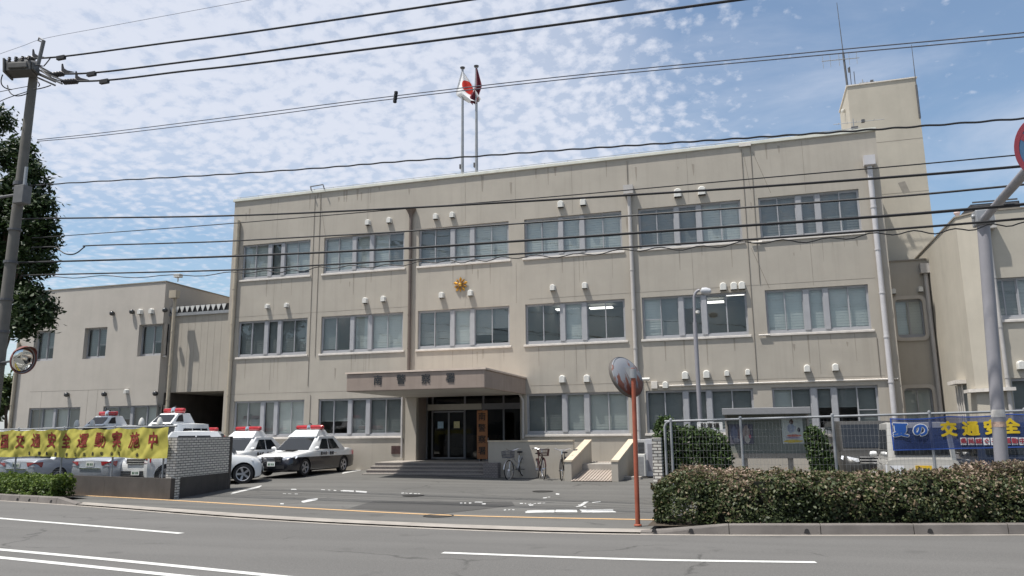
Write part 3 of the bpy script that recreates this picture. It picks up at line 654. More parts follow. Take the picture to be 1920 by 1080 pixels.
# canopy
cz0 = atY(780, 731, 24.9).z; cz1 = atY(780, 697, 24.9).z
CX0, CX1, CY = -13.75, -8.5, 24.9
mb = MB(); mb.box(CX0, CX1, CY, FY-.002, cz0, cz1); cp = mb.build('canopy', CANOPY, B, bevel=.03)
mb = MB(); mb.box(CX0-.04, CX1+.04, CY-.04, FY-.004, cz1+.001, cz1+.06); mb.build('canopy_cap', mat('canopy_cap', (.60, .50, .42), .7, .1, 3), cp)
mb = MB(); mb.quad((CX0+.05, CY+.05, cz0-.004), (CX1-.05, CY+.05, cz0-.004), (CX1-.05, FY-.01, cz0-.004), (CX0+.05, FY-.01, cz0-.004)); mb.build('soffit', mat('soffit_paint', (.42, .40, .36), .8, .12, 1.2), cp)
SIGN = mat('sign_letters_dark_steel', (.045, .05, .055), .45, .2, 10, metal=.4)
for ch, px, py in (('南', 708, 714), ('警', 751.5, 712.5), ('察', 798, 711.5), ('署', 844, 709.5)):
    q = atY(px, py, CY-.02); lettering(ch, .36, SIGN, cp, (q.x, CY-.012, q.z), bold=0, extrude=.010)
# white column beside the entrance and the wooden name board
mb = MB(); mb.box(-13.78, -13.24, FY-.06, FY+.0, .6, cz0); mb.build('pilaster', WALL, B)
nb = thing('name_board', 'tall upright wooden name board with black brush characters beside the entrance doors', 'sign', (-9.30, 29.2, .7))
b0 = atY(893, 765, 29.2); b1 = atY(912, 863, 29.2); xm = -.5
bx0, bx1 = atY(894.5, 800, 29.2).x, atY(914, 800, 29.2).x
mb = MB(); mb.box(bx0, bx1, 29.17, 29.23, .78, 2.66); mb.build('board', mat('cedar_board', (.30, .125, .05), .6, .22, 2.2, streak=.3), nb, bevel=.008)
mb = MB(); mb.box(bx0+.06, bx0+.1, 29.24, 29.5, .705, 1.6); mb.box(bx1-.1, bx1-.06, 29.24, 29.5, .705, 1.6); mb.build('stand', ALU_D, nb)
INK = mat('black_ink', (.02, .017, .015), .6, .1, 5)
for i, ch in enumerate('南警察署'): lettering(ch, .33, INK, nb, ((bx0+bx1)/2, 29.164, 2.40-.44*i), bold=.004, extrude=.003)

# entrance steps
st = thing('entrance_steps', 'four wide grey tiled steps rising to the glass entrance doors', 'steps', (-11, 27.5, .2))
stair = [(679, 905, 27.0, .33), (687, 905, 27.32, .45), (694.6, 905, 27.64, .57), (703, 905, 27.96, .70)]
xr_ = -9.28
nose = MB()
for i, (pl, pr, y, z) in enumerate(stair):
    xl = atY(pl, 885, y).x; y2 = stair[i+1][2] if i < 3 else 30.99; zb = .05
    m = MB(); m.box(xl, xr_, y, y2 if i < 3 else 29.99, zb, z-.03); m.build('step', TILE, st)
    nose.box(xl-.01, xr_, y-.015, (y2-.017) if i < 3 else 29.98, z-.03+.001, z)
nose.build('tread', mat('tread_stone', (.33, .30, .27), .7, .12, 5), st)
mb = MB(); mb.box(xr_+.002, -8.72, 26.95, 27.29, .05, .72); mb.build('side_block', TILE, st, bevel=.01)
mb = MB(); mb.box(-13.2, -8.76, 30.0, 30.94, .3, .699); mb.build('landing', TILE, st)

# ramp with parapets
rp = thing('access_ramp', 'concrete wheelchair ramp with sloping parapets and a ribbed floor beside the bicycles', 'ramp', (-5.5, 27, .2))
zt = atY(1000, 828, 27.3).z
mb = MB(); mb.box(-9.2, -6.02, 27.3, 27.5, .05, zt); mb.build('front_parapet', WALL, rp)
mb = MB(); mb.box(-9.22, -6.02, 27.27, 27.53, zt+.001, zt+.05); mb.build('parapet_cap', mat('parapet_cap', (.55, .47, .36), .8, .1, 3), rp)
mb = MB(); mb.box(-9.27, -4.5, 27.55, 29.98, .1, .66); mb.build('landing', CONC, rp)
def para(x0, x1, ya, yb, za, zb):
    m = MB(); m.prism([(x0, ya, .0), (x0, yb, .0), (x0, yb, zb), (x0, ya+.16, za), (x0, ya, za)], (x1-x0, 0, 0)); w = m.build('side_parapet', WALL, rp)
    m = MB(); m.prism([(x0-.02, ya-.02, za+.002), (x0-.02, ya+.16, za+.002), (x0-.02, yb, zb+.002), (x0-.02, yb, zb+.06), (x0-.02, ya+.14, za+.06), (x0-.02, ya-.02, za+.06)], (x1-x0+.04, 0, 0)); m.build('parapet_cap', MATS['parapet_cap'], w)
para(-6.0, -5.76, 25.75, 29.3, .80, zt-.02); para(-4.42, -4.2, 25.75, 29.9, .80, zt-.02)
mb = MB(); mb.quad((-5.755, 25.6, .195), (-4.425, 25.6, .195), (-4.425, 29.3, .67), (-5.755, 29.3, .67))
for i in range(12):
    x = -5.70+i*.108; a, b = (25.62, .2), (29.3, .672); mb.add([(x, a[0], a[1]), (x+.05, a[0], a[1]), (x+.05, a[0], a[1]+.02), (x, a[0], a[1]+.02), (x, b[0], b[1]), (x+.05, b[0], b[1]), (x+.05, b[0], b[1]+.02), (x, b[0], b[1]+.02)], [(0, 1, 2, 3), (3, 2, 6, 7), (0, 3, 7, 4), (1, 5, 6, 2)])
mb.build('ramp_floor', mat('ramp_floor', (.34, .29, .25), .85, .15, 3), rp)

# ------------------------------------------------------------------ left wing and bridge
LY = 29.8
wt = atY(340, 526, LY).z
LX0, LX1 = atY(24, 760, LY).x, -26.25
Wg = thing('side_wing', 'pale two-storey wing at the left end with three small upper windows', 'building', (-33, 29.8, 0))
def px_rect(x0, x1, y0, y1, y):
    a, b = atY(x0, (y0+y1)/2, y), atY(x1, (y0+y1)/2, y); return a.x, b.x, (atY((x0+x1)/2, y1, y)).z, (atY((x0+x1)/2, y0, y)).z
w2 = [px_rect(63, 101, 619, 676, LY), px_rect(157, 199, 614, 672, LY), px_rect(259, 306, 609, 668, LY)]
zA = sum(w[2] for w in w2)/3; zB = sum(w[3] for w in w2)/3; w2 = [(w[0], w[1], zA, zB) for w in w2]
w1 = [px_rect(53, 149, 751, 816, LY), px_rect(192, 300, 749, 820, LY)]
w1 = [(w[0], w[1], 1.45, 3.22) for w in w1]
mb = MB(); wall_grid(mb, LX0, LX1, -.2, wt, LY, w2+w1, .3)
mb.quad((LX1, LY, -.2), (LX1, 42, -.2), (LX1, 42, wt), (LX1, LY, wt)); mb.quad((LX0, LY, -.2), (LX0, LY, wt), (LX0, 42, wt), (LX0, 42, -.2)); mb.quad((LX0, LY, wt-.02), (LX1, LY, wt-.02), (LX1, 42, wt-.02), (LX0, 42, wt-.02)); mb.quad((LX0, 42, -.2), (LX1, 42, -.2), (LX1, 42, wt), (LX0, 42, wt))
mb.build('wall', WALL_L, Wg)
mb = MB(); mb.box(LX0-.03, LX1+.03, LY-.03, LY+.25, wt, wt+.05); mb.box(LX1-.2, LX1+.03, LY+.252, 42, wt, wt+.05); mb.build('coping', mat('coping_brown', (.26, .23, .19), .6, .1, 3), Wg)
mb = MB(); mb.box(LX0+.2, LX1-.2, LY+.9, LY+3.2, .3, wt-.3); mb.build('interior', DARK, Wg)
for a, b, c, d in w2: window(Wg, a, b, c, d, LY+.24, [('s', .02, .5), ('s', .49, .98)], (-1, -.6), bars=(1,))
for i, (a, b, c, d) in enumerate(w1):
    window(Wg, a, b, c, d, LY+.10, [('s', .01, .255), ('s', .25, .47), ('c', .47, .515), ('s', .515, .755), ('s', .75, .99)], ((-1, 1, 1, -1), (-1, -.35, -.75, 1))[i], bars=(1, 2) if i == 0 else (3,), sill=True)
mb = MB(); z = atY(180, 731, LY).z
mb.box(LX0+1, LX1-1.6, LY-.003, LY+.01, z, z+.012)
for px in (76, 163, 181, 318): x = atY(px, 760, LY).x; mb.box(x-.006, x+.006, LY-.0032, LY+.01, 1.2, z)
mb.build('joint', JOINT, Wg)
mb = MB(); mb.lathe((0, 0, 0), [(.085, .002), (.085, -.07), (.11, -.075), (.115, -.12), (.10, -.17), (.06, -.205), (.0, -.215)], axis=(0, 1, 0), n=16); mb.lathe((0, 0, 0), [(.117, -.11), (.117, -.14)], axis=(0, 1, 0), n=16)
_o = mb.build('vent_hood', mat('vent_steel', (.10, .10, .10), .3, .1, 6, metal=.8), smooth=True); VM['b'] = _o.data; bpy.data.objects.remove(_o)
for px, py, s in ((213, 588, 'b'), (250, 585, 'b'), (265, 585, .25), (286, 584, .25), (312, 582, 'b'), (128, 740, 'b'), (198, 739, 'b'), (239, 734, .20), (294, 738, 'b')): vent(Wg, px, py, LY-.001, s)
q = atY(331, 560, LY); pipe(Wg, [(q.x, LY-.1, q.z), (q.x, LY-.1, .3)], .075, PIPE_B, 'box')
q = atY(28, 700, LY); pipe(Wg, [(q.x+.15, LY-.1, 6.5), (q.x+.15, LY-.1, .3)], .08, PIPE_B)
mb = MB(); q = atY(337, 517, LY+.5); mb.cyl((q.x, LY+.4, wt+.05), (q.x, LY+.4, wt+.3), .03, n=8); mb.box(q.x-.16, q.x+.2, LY+.25, LY+.5, wt+.25, wt+.42); mb.build('roof_camera', WHITE, Wg, bevel=.02)
Br = thing('link_bridge', 'beige enclosed bridge over a dark passage joining the side wing to the police station', 'building', (-24.5, 30.3, 0))
BY = 30.25; zb0 = atY(378, 734, BY).z; zb1 = atY(378, 590, BY).z
mb = MB(); mb.box(LX1+.002, XL-.002, BY, 38, zb0, zb1); mb.build('wall', WALL, Br)
mb = MB()
for i in range(9):
    x = LX1+.35+i*.37; mb.box(x-.006, x+.006, BY-.004, BY+.01, zb0+.02, zb1-.02)
mb.build('panel_joint', mat('panel_joint', (.30, .27, .23), .9, .1, 3), Br)
mb = MB(); mb.box(LX1-.02, XL-.1, BY-.09, BY+.1, zb1+.001, zb1+.14); rf = mb.build('roof_edge', STEEL, Br)
mb = MB(); n = 11; w = (XL-.25-LX1)/n
for i in range(n):
    x = LX1-.02+i*w; z0 = zb1+.15; mb.prism([(x+w*.06, BY-.075, z0+.30), (x+w*.94, BY-.075, z0+.30), (x+w*.5, BY-.075, z0+.0)], (0, .03, 0))
mb.build('corrugated_roof_end', mat('white_sheet', (.6, .6, .58), .5, .05, 4), rf)
mb = MB(); mb.box(LX1, XL-.2, BY-.04, BY+3, zb1+.141, zb1+.47); mb.build('roof_void', DARK, rf)
mb = MB()
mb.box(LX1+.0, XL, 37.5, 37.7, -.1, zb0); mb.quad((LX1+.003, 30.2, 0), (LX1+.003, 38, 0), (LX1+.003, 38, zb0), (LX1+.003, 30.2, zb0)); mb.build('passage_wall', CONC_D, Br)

# ------------------------------------------------------------------ tower, link and right wing
TY = 33.4
tx0, tx1 = atY(1592, 200, TY).x, atY(1735, 300, TY).x
tz = atY(1655, 154, TY).z
T = thing('stair_tower', 'tall cream stair tower rising behind the right end of the police station roof', 'tower', (tx0+1.4, 35, 0))
mb = MB(); mb.box(tx0, tx1, TY, 36.2, 7, tz)
for py in (263, 362): z = atY(1690, py, TY).z; mb.box(XR, tx1, TY-.003, TY+.01, z, z+.02, 1)
mb.build('wall', [WALL_R, JOINT], T)
mb = MB(); mb.box(tx0-.04, tx1+.04, TY-.04, 36.25, tz+.001, tz+.05); mb.build('coping', SILL, T)
mb = MB(); q = atY(1692, 352, TY); mb.quad((q.x-.15, TY-.004, q.z+.22), (q.x+.12, TY-.004, q.z+.27), (q.x+.26, TY-.004, q.z-.2), (q.x+.0, TY-.004, q.z-.25)); mb.build('repair_patch', mat('repair_mortar', (.27, .25, .22), .9, .15, 4), T)
# antennas on the tower
def antenna(label, base, top, r0, extra=None, name='antenna'):
    o = thing(name, label, 'antenna', base)
    m = MB(); b, t = Vector(base), Vector(top); m.tube([b, b.lerp(t, .45), b.lerp(t, .452), t], [r0, r0, r0*.45, r0*.25], 6); m.build('mast', STEEL_D if r0 > .02 else STEEL, o)
    if extra: extra(o)
    return o
a0, a1 = atY(1589, 160, TY+.3), atY(1569, 5, TY+.3)
def yagi(o):
    m = MB(); c = atY(1578, 112, TY+.25); m.tube([c+Vector((-.8, 0, .05)), c+Vector((.7, 0, -.02))], .018, 6)
    for dx in (-.75, -.45, -.1, .3, .6): m.tube([c+Vector((dx, 0, .28)), c+Vector((dx, 0, -.28))], .01, 5)
    m.build('yagi_elements', STEEL, o)
    m = MB(); c = atY(1591, 130, TY+.25)
    for dx, h in ((.05, 1.0), (.2, .75)): m.tube([(c.x+dx, c.y, tz), (c.x+dx, c.y, tz+h)], .016, 5)
    m.cyl((c.x+.02, c.y, tz+.75), (c.x+.02, c.y, tz+.95), .05, n=8); m.build('whip_bracket', STEEL_D, o)
antenna('tall thin radio mast with a comb aerial at the left corner of the tower roof', (a0.x, a0.y, tz-.2), a1, .045, yagi)
a0, a1 = atY(1725, 222, TY-.12), atY(1709, 84, TY-.12)
antenna('bare thin mast clamped to the right edge of the tower', a0, a1, .04)
def comb(label, cpx, cpy, y, zroof, L_):
    c = atY(cpx, cpy, y); o = thing('antenna', label, 'antenna', (c.x, y, zroof)); m = MB()
    m.tube([(c.x-.2, y, zroof), (c.x-.2, y, c.z+.15)], .02, 6); m.build('mast', STEEL, o)
    m = MB(); m.tube([(c.x-L_, y, c.z), (c.x+L_, y, c.z-.02)], .014, 5); m.tube([(c.x-L_*.9, y, c.z-.3), (c.x+L_*.6, y, c.z-.34)], .014, 5)
    for k in range(5): m.tube([(c.x-L_*.8+k*L_*.35, y-.12, c.z), (c.x-L_*.8+k*L_*.35, y+.12, c.z)], .008, 4)
    m.build('yagi_elements', STEEL, o); m = MB(); m.box(c.x+.1, c.x+.22, y-.06, y+.06, c.z-.06, c.z+.06); m.box(c.x-.3, c.x-.05, y-.06, y+.06, c.z-.28, c.z-.2); m.build('aerial_head', STEEL_D, o)
comb('low comb aerial on the roof in front of the tower', 1610, 228, 32.2, 12.3, .95)
comb('small aerial on top of the tower near its left corner', 1627, 154, TY+.6, tz, .35)
mb = MB(); q = atY(1581, 208, TY+1.2); mb.lathe(q, [(.0, .1), (.09, .06), (.1, 0), (.06, -.08), (.0, -.1)], n=10); mb.tube([q, (tx0, q.y, q.z-.12)], .02, 6); tag(mb.build('siren_ball', WHITE, smooth=True), 'small white ball fitting on the left side of the tower', 'siren')

KY = 31.5
kx1 = 6.75; kz = atY(1720, 488, KY).z
K = thing('connecting_block', 'narrow recessed block with two rounded-corner windows between the police station and the right wing', 'building', (5.9, 31.5, 0))
rw = [px_rect(1684, 1752, 560, 633, KY), px_rect(1694, 1764, 727, 800, KY)]
rz = [(rw[0][2], rw[0][3]), (rw[1][2], rw[1][3])]
mb = MB(); wall_grid(mb, XR+.001, kx1, -.1, kz, KY, [(5.5, 6.45, a, b) for a, b in rz], .2); mb.quad((XR, KY, kz-.01), (kx1+3, KY, kz-.01), (kx1+3, 38, kz-.01), (XR, 38, kz-.01)); mb.build('wall', WALL, K)
mb = MB(); mb.box(XR+.002, kx1, KY-.05, KY+.2, kz, kz+.05); mb.build('coping', MATS['coping_brown'], K)
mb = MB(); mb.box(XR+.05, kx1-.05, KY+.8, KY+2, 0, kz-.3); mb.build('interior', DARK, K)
def rrect(x0, x1, z0, z1, r, k=6):
    P = []
    for cx, cz, a in ((x1-r, z1-r, 0), (x0+r, z1-r, 90), (x0+r, z0+r, 180), (x1-r, z0+r, 270)):
        P += [(cx+r*math.cos(R(a+90*i/k)), cz+r*math.sin(R(a+90*i/k))) for i in range(k+1)]
    return P
for a, b in rz:
    w = window(K, 5.5, 6.45, a, b, KY+.1, [('s', .02, .5), ('s', .49, .98)], (1, 1), sill=False)
    o_, i_ = rrect(5.38, 6.57, a-.12, b+.12, .22), rrect(5.51, 6.44, a+.01, b-.01, .14); n = len(o_); m = MB()
    m.add([(x, KY-.07, z) for x, z in o_]+[(x, KY-.07, z) for x, z in i_]+[(x, KY+.0, z) for x, z in o_]+[(x, KY+.06, z) for x, z in i_],
          [(i, (i+1) % n, n+(i+1) % n, n+i) for i in range(n)]+[(i, (i+1) % n, 2*n+(i+1) % n, 2*n+i) for i in range(n)]+[(n+i, n+(i+1) % n, 3*n+(i+1) % n, 3*n+i) for i in range(n)])
    m.build('surround', WALL_L, w)
for px, py in ((1725, 543), (1754, 541), (1674, 547)): vent(K, px, py, KY-.001, .20)
q = atY(1766, 500, KY-.15); pipe(K, [(6.64, KY-.13, kz-.55), (6.64, KY-.13, .2)], .08, PIPE_L, 'box')

RY = 26.5; rx0 = 6.75
rt_ = atY(1830, 398, RY).z
Q = thing('right_wing', 'cream two-storey wing with a chamfered corner at the right edge', 'building', (10, 28, 0))
r2 = px_rect(1858, 1965, 519, 598, RY); r1 = px_rect(1899, 1975, 708, 775, RY)
ch = .55
mb = MB(); wall_grid(mb, rx0+ch, 22, -.1, rt_, RY, [r2, r1], .2)
mb.quad((rx0, RY+ch, -.1), (rx0+ch, RY, -.1), (rx0+ch, RY, rt_), (rx0, RY+ch, rt_)); mb.quad((rx0, 40, -.1), (rx0, RY+ch, -.1), (rx0, RY+ch, rt_), (rx0, 40, rt_))
mb.add([(rx0+ch, RY, rt_-.3), (22, RY, rt_-.3), (22, 40, rt_-.3), (rx0, 40, rt_-.3), (rx0, RY+ch, rt_-.3)], [(0, 1, 2, 3, 4)]); mb.build('wall', WALL_R, Q)
mb = MB(); mb.prism([(rx0+ch-.02, RY-.03, rt_+.001), (22, RY-.03, rt_+.001), (22, RY+.2, rt_+.001), (rx0+ch, RY+.2, rt_+.001), (rx0+.2, RY+ch+.02, rt_+.001), (rx0+.2, 40, rt_+.001), (rx0-.03, 40, rt_+.001), (rx0-.03, RY+ch-.02, rt_+.001)], (0, 0, .05)); mb.build('coping', MATS['coping_brown'], Q)
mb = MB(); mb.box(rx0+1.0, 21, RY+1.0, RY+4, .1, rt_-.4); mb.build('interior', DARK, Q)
window(Q, *r2, RY+.1, [('s', .01, .26), ('s', .25, .5), ('s', .5, .75), ('s', .74, .99)], (-1, -1, 1, 1)); window(Q, *r1, RY+.1, [('s', .01, .5), ('s', .49, .99)], (-1, -1), sill=False)
vent(Q, 1913, 685, RY-.001, .25)
q = atY(1826, 430, RY-.1); pipe(Q, [(rx0+ch+.15, RY-.1, rt_-.6), (rx0+ch+.15, RY-.1, .2)], .06, PIPE_L, 'box')
m = MB(); a = Vector((rx0-.02, 0, 0)); zc0, zc1 = 1.1, 3.3
for yy in (28.2, 28.45, 28.7, 28.95): m.box(rx0-.12, rx0-.08, yy-.012, yy+.012, zc0, zc1-.15)
m.box(rx0-.3, rx0-.002, 28.0, 29.15, zc1-.12, zc1); m.build('window_grille', SILL, Q)
m = MB(); m.quad((rx0-.004, 28.1, zc0), (rx0-.004, 29.05, zc0), (rx0-.004, 29.05, zc1-.15), (rx0-.004, 28.1, zc1-.15)); m.build('side_window', BLIND2, Q)
m = MB(); m.prism([(rx0-.2, RY+ch, 2.85), (rx0+ch+.02, RY-.28, 2.85), (rx0+ch+.3, RY-.28, 2.85), (rx0+ch+.3, RY-.02, 2.85), (rx0+ch-.02, RY-.02, 2.85), (rx0-.02, RY+ch, 2.85), (rx0-.02, RY+ch+.6, 2.85), (rx0-.2, RY+ch+.6, 2.85)], (0, 0, .1)); m.build('door_hood', SILL, Q)
m = MB(); a = atY(1822, 402, 27.6); b = atY(1911, 376, 27.6); m.box(a.x, b.x, 27.6, 28.8, rt_-.3, b.z)
uh = m.build('roof_screen', mat('dark_grey_sheet', (.055, .055, .06), .5, .1, 3), Q)
m = MB()
for i in range(5): z = rt_+.1+i*.12; m.box(a.x+.05, b.x-.05, 27.57, 27.598, z, z+.05)
m.build('louvre', STEEL_D, uh)
m = MB(); q = atY(1805, 400, RY+.2); m.lathe((rx0+.1, RY+ch+.1, rt_+.2), [(0, .1), (.09, .05), (.1, -.02), (.05, -.1), (.03, -.16)], n=10); m.build('roof_beacon', mat('pale_pink', (.7, .55, .52), .5, .05, 5), Q, smooth=True)

Op = thing('opposite_building', 'long grey two-storey building across the road, seen only in reflections', 'building', (-10, -17, 0))
m = MB(); m.box(-48, 30, -27, -17, 0, 7.5); m.build('wall', mat('opposite_wall', (.20, .19, .175), .9, .15, .5), Op)
for fl in (1.0, 4.4):
    for i in range(17): m = MB(); x = -46+i*4.5; m.box(x, x+3.2, -17.0+.002, -16.93, fl, fl+1.9); m.build('window', mat('opposite_window', (.04, .045, .05), .2, .2, 1), Op)

# ------------------------------------------------------------------ flags on the roof
def flagpole(px0, py_top, label):
    a = atY(px0, 330, 31.2); t = atY(px0+1, py_top, 31.2); x = a.x
    o = thing('flagpole', label, 'flagpole', (x, 31.2, 12.3), group='flagpoles on the roof')
    m = MB(); m.tube([(x, 31.2, 12.3), (x, 31.2, t.z-.1)], [.075, .05], 10); m.build('pole', STEEL, o, smooth=True)
    m = MB(); m.lathe((x, 31.2, t.z-.1), [(.03, 0), (.10, .03), (.12, .09), (.03, .12), (.0, .13)], n=12); m.build('finial', STEEL_D, o, smooth=True)
    m = MB(); m.box(x-.13, x-.06, 31.14, 31.26, 13.55, 13.75); m.build('cleat', STEEL_D, o)
    return x, t.z
def cloth(name, label, mats, outline, x, y, top, face):
    m = MB(); n = 14; k = 16; vs = []
    for i in range(n+1):
        v = i/n; l, r, d = outline(v)
        for j in range(k+1):
            u = j/k; vs.append((x+l+(r-l)*u, y+d*math.sin(u*9+v*2)*(.3+v), top-v*face))
    m.add(vs, [(i*(k+1)+j, i*(k+1)+j+1, (i+1)*(k+1)+j+1, (i+1)*(k+1)+j) for i in range(n) for j in range(k)])
    return m
x, z = flagpole(867, 126, 'left flagpole on the roof, flying the white flag')
top = z-.25
m = cloth('f', '', None, lambda v: (-.04-.30*min(1, v*1.7), .06+.92*v, .10) if v < .7 else (-.34+1.55*(v-.7)*1.4, .70+.5*(v-.7)*1.8, .10), x, 31.15, top, 1.55)
fw_ = bpy.data.materials.new('white_flag_red_disc'); fw_.use_nodes = True; nt = fw_.node_tree; b = nt.nodes['Principled BSDF']; b.inputs['Roughness'].default_value = .9
tc = nd(nt, 'ShaderNodeTexCoord'); mp = nd(nt, 'ShaderNodeMapping', vector_type='TEXTURE'); mp.inputs['Location'].default_value = (.27, 0, -.80); mp.inputs['Rotation'].default_value = (0, R(-28), 0); mp.inputs['Scale'].default_value = (.21, 5, .38); nt.links.new(tc.outputs['Object'], mp.inputs[0])
vm = nd(nt, 'ShaderNodeVectorMath', operation='LENGTH'); nt.links.new(mp.outputs[0], vm.inputs[0])
nt.links.new(mixc(nt, mathn(nt, 'LESS_THAN', vm.outputs['Value'], 1.0), (.72, .72, .73), (.55, .03, .02)), b.inputs['Base Color'])
f1 = m.build('flag', fw_, smooth=True)
f1.data.transform(Matrix.Translation((-x, -31.15, -top))); f1.location = (x, 31.15, top); tag(f1, 'white flag with a red disc hanging slack from the left roof pole', 'flag')
x, z = flagpole(893.5, 123, 'right flagpole on the roof, flying the maroon flag'); top = z-.15
m = cloth('f', '', None, lambda v: (-.03-.10*v, .06+.42*v*1.1, .08) if v < .55 else (-.09-.85*(v-.55)*1.6*(1 if v < .82 else max(.15, (1-v)/.18)), .30-.55*(v-.55), .08), x, 31.15, top, 1.75)
f2 = m.build('flag', mat('maroon_cloth', (.13, .022, .035), .9, .25, 4), smooth=True); f2.data.transform(Matrix.Translation((-x, -31.15, -top))); f2.location = (x, 31.15, top)
tag(f2, 'dark maroon flag hanging in folds from the right roof pole', 'flag')

# ------------------------------------------------------------------ utility pole, overhead lines
PX, PY = -19.75, 18.35
pa, pb = atZ(-10, 700, 0), None
pt = atY(62, 150, PY); pbm = atY(12, 560, PY)
dirp = (pbm-pt); tb = (0.05-pt.z)/dirp.z; base = pt+dirp*tb
U = thing('utility_pole', 'tall grey concrete utility pole carrying a transformer and overhead lines at the left edge', 'utility pole', base)
m = MB(); m.tube([base, pt+Vector((0, 0, .05))], [.20, .135], 16)
m.build('pole', CONC_POLE, U, smooth=True)
m = MB()
for py_, w in ((345, .06), (355, .03), (430, .03), (490, .04), (560, .03), (620, .04)):
    q = pt.lerp(base, (pt.z-atY(40, py_, PY).z)/(pt.z-base.z)); m.cyl(q-Vector((0, 0, w)), q+Vector((0, 0, w)), .205, n=14)
m.build('pole_band', STEEL_D, U)
tp = atY(82, 76, PY)
m = MB(); m.tube([pt+Vector((.02, 0, -.3)), tp], .06, 8); m.tube([tp, tp+Vector((-.22, 0, .14)), tp+Vector((-.27, .02, .06)), tp+Vector((-.05, 0, -.05))], .025, 6); m.build('pole_extension', MATS.get('pole_box_grey') or mat('pole_box_grey', (.13, .13, .13), .6, .15, 5), U)
c = atY(42, 130, PY-.45)                                       # switch / transformer tank and its cover plates
m = MB(); M0 = Matrix.Translation(c) @ Matrix.Rotation(R(-8), 4, 'Y') @ Matrix.Rotation(R(24), 4, 'Z')
m.box(-.40, .36, -.26, .26, -.17, .17, 0, M0); m.box(-.47, -.402, -.30, .30, -.22, .29, 0, M0); m.box(-.12, -.06, -.29, .29, .172, .31, 0, M0); m.box(.362, .44, -.22, .22, -.15, .13, 0, M0); m.box(-.3, .28, -.33, -.262, -.12, .08, 0, M0)
m.build('transformer_tank', mat('transformer_grey', (.085, .082, .076), .6, .2, 4), U, bevel=.025)
m = MB()
for dx in (-.3, -.1, .1, .3):
    for dy in (-.28, .28): m.lathe(M0 @ Vector((dx, dy*.8, .17)), [(.03, 0), (.06, .03), (.035, .06), (.06, .09), (.035, .12), (.05, .15), (.0, .17)], n=8)
m.build('bushing', CERAMIC, U)
PA, PB = (PX, PY-.1), (6.5, 14.4)
m = MB()
for (x0, y0), (x1, y1) in (((74, 128), (98, 141)), ((72, 134), (119, 155)), ((70, 142), (106, 158)), ((70, 120), (34, 114))):
    A, Bq = atY(x0, y0, PY), atP(x1, y1, PA, PB)
    for s in (-.06, .06): m.tube([A+Vector((0, 0, s)), Bq+Vector((0, -.05, s))], .04, 4)
m.tube([pt+Vector((-.6, -.3, .3)), pt+Vector((.35, -.2, .42))], .04, 4)
m.build('crossarm', MATS['pole_box_grey'], U)
for (x0, y0), (x1, y1), (x2, y2) in (((5, 140), (-6, 165), (22, 168)), ((14, 160), (18, 190), (52, 175)), ((95, 108), (88, 118), (82, 124)), ((76, 128), (90, 138), (108, 143)), ((78, 132), (92, 147), (118, 153)), ((70, 152), (77, 160), (72, 162)), ((62, 168), (80, 166), (95, 160)), ((30, 125), (55, 118), (80, 124))):
    A, C_, D = atY(x0, y0, PY-.5), atY(x1, y1, PY-.6), atY(x2, y2, PY-.2); P = [(A*(1-t)**2 + C_*2*t*(1-t) + D*t*t) for t in fr(0, 1, 10)]; m = MB(); m.tube(P, .018, 6); m.build('jumper_wire', CABLE, U)
m = MB(); q = atY(40, 365, PY-.25); m.box(q.x-.2, q.x+.2, q.y-.12, q.y+.2, q.z-.3, q.z+.3); m.tube([(q.x-2.2, q.y+.2, q.z+.05), (q.x, q.y+.2, q.z+.12)], .05, 6); m.build('splice_box', mat('pole_box_grey', (.13, .13, .13), .6, .15, 5), U, bevel=.02)
m = MB(); q = atY(48, 330, PY-.25); m.cyl((q.x, q.y, q.z-.35), (q.x, q.y, q.z+.3), .05, n=8); m.build('conduit', STEEL, U)
PA, PB = (PX, PY-.1), (6.5, 14.4)
def path(pts): return [atP(x, y, PA, PB) for x, y in pts]
def densify(P, k=10):                                         # smooth curve through the points
    n = len(P); out = []
    for i in range(n-1):
        p0, p1, p2, p3 = P[max(0, i-1)], P[i], P[i+1], P[min(n-1, i+2)]
        for j in range(k):
            t = j/k; out.append(.5*((2*p1)+(p2-p0)*t+(2*p0-5*p1+4*p2-p3)*t*t+(3*p1-p0-3*p2+p3)*t**3))
    return out+[P[-1]]
def cable(label, pts, r, m_=CABLE, wob=0, name='overhead_cable', extra=None, k=14):
    P = densify(path(pts), k)
    if pts[-1][0] > 1000 or pts[-1][1] < 0: P.append(P[-1]+(P[-1]-P[-2]).normalized()*22)
    if wob: P = [p+Vector((0, 0, wob*math.sin(i*.9))) for i, p in enumerate(P)]
    mb = MB(); mb.tube(P, r, 6); 
    if extra is None: return tag(mb.build(name, m_, smooth=True), label, 'cable', 'overhead cables crossing the front')
    o = thing(name, label, 'cable', P[0], group='overhead cables crossing the front'); mb.build('cable', m_, o, smooth=True); extra(o); return o
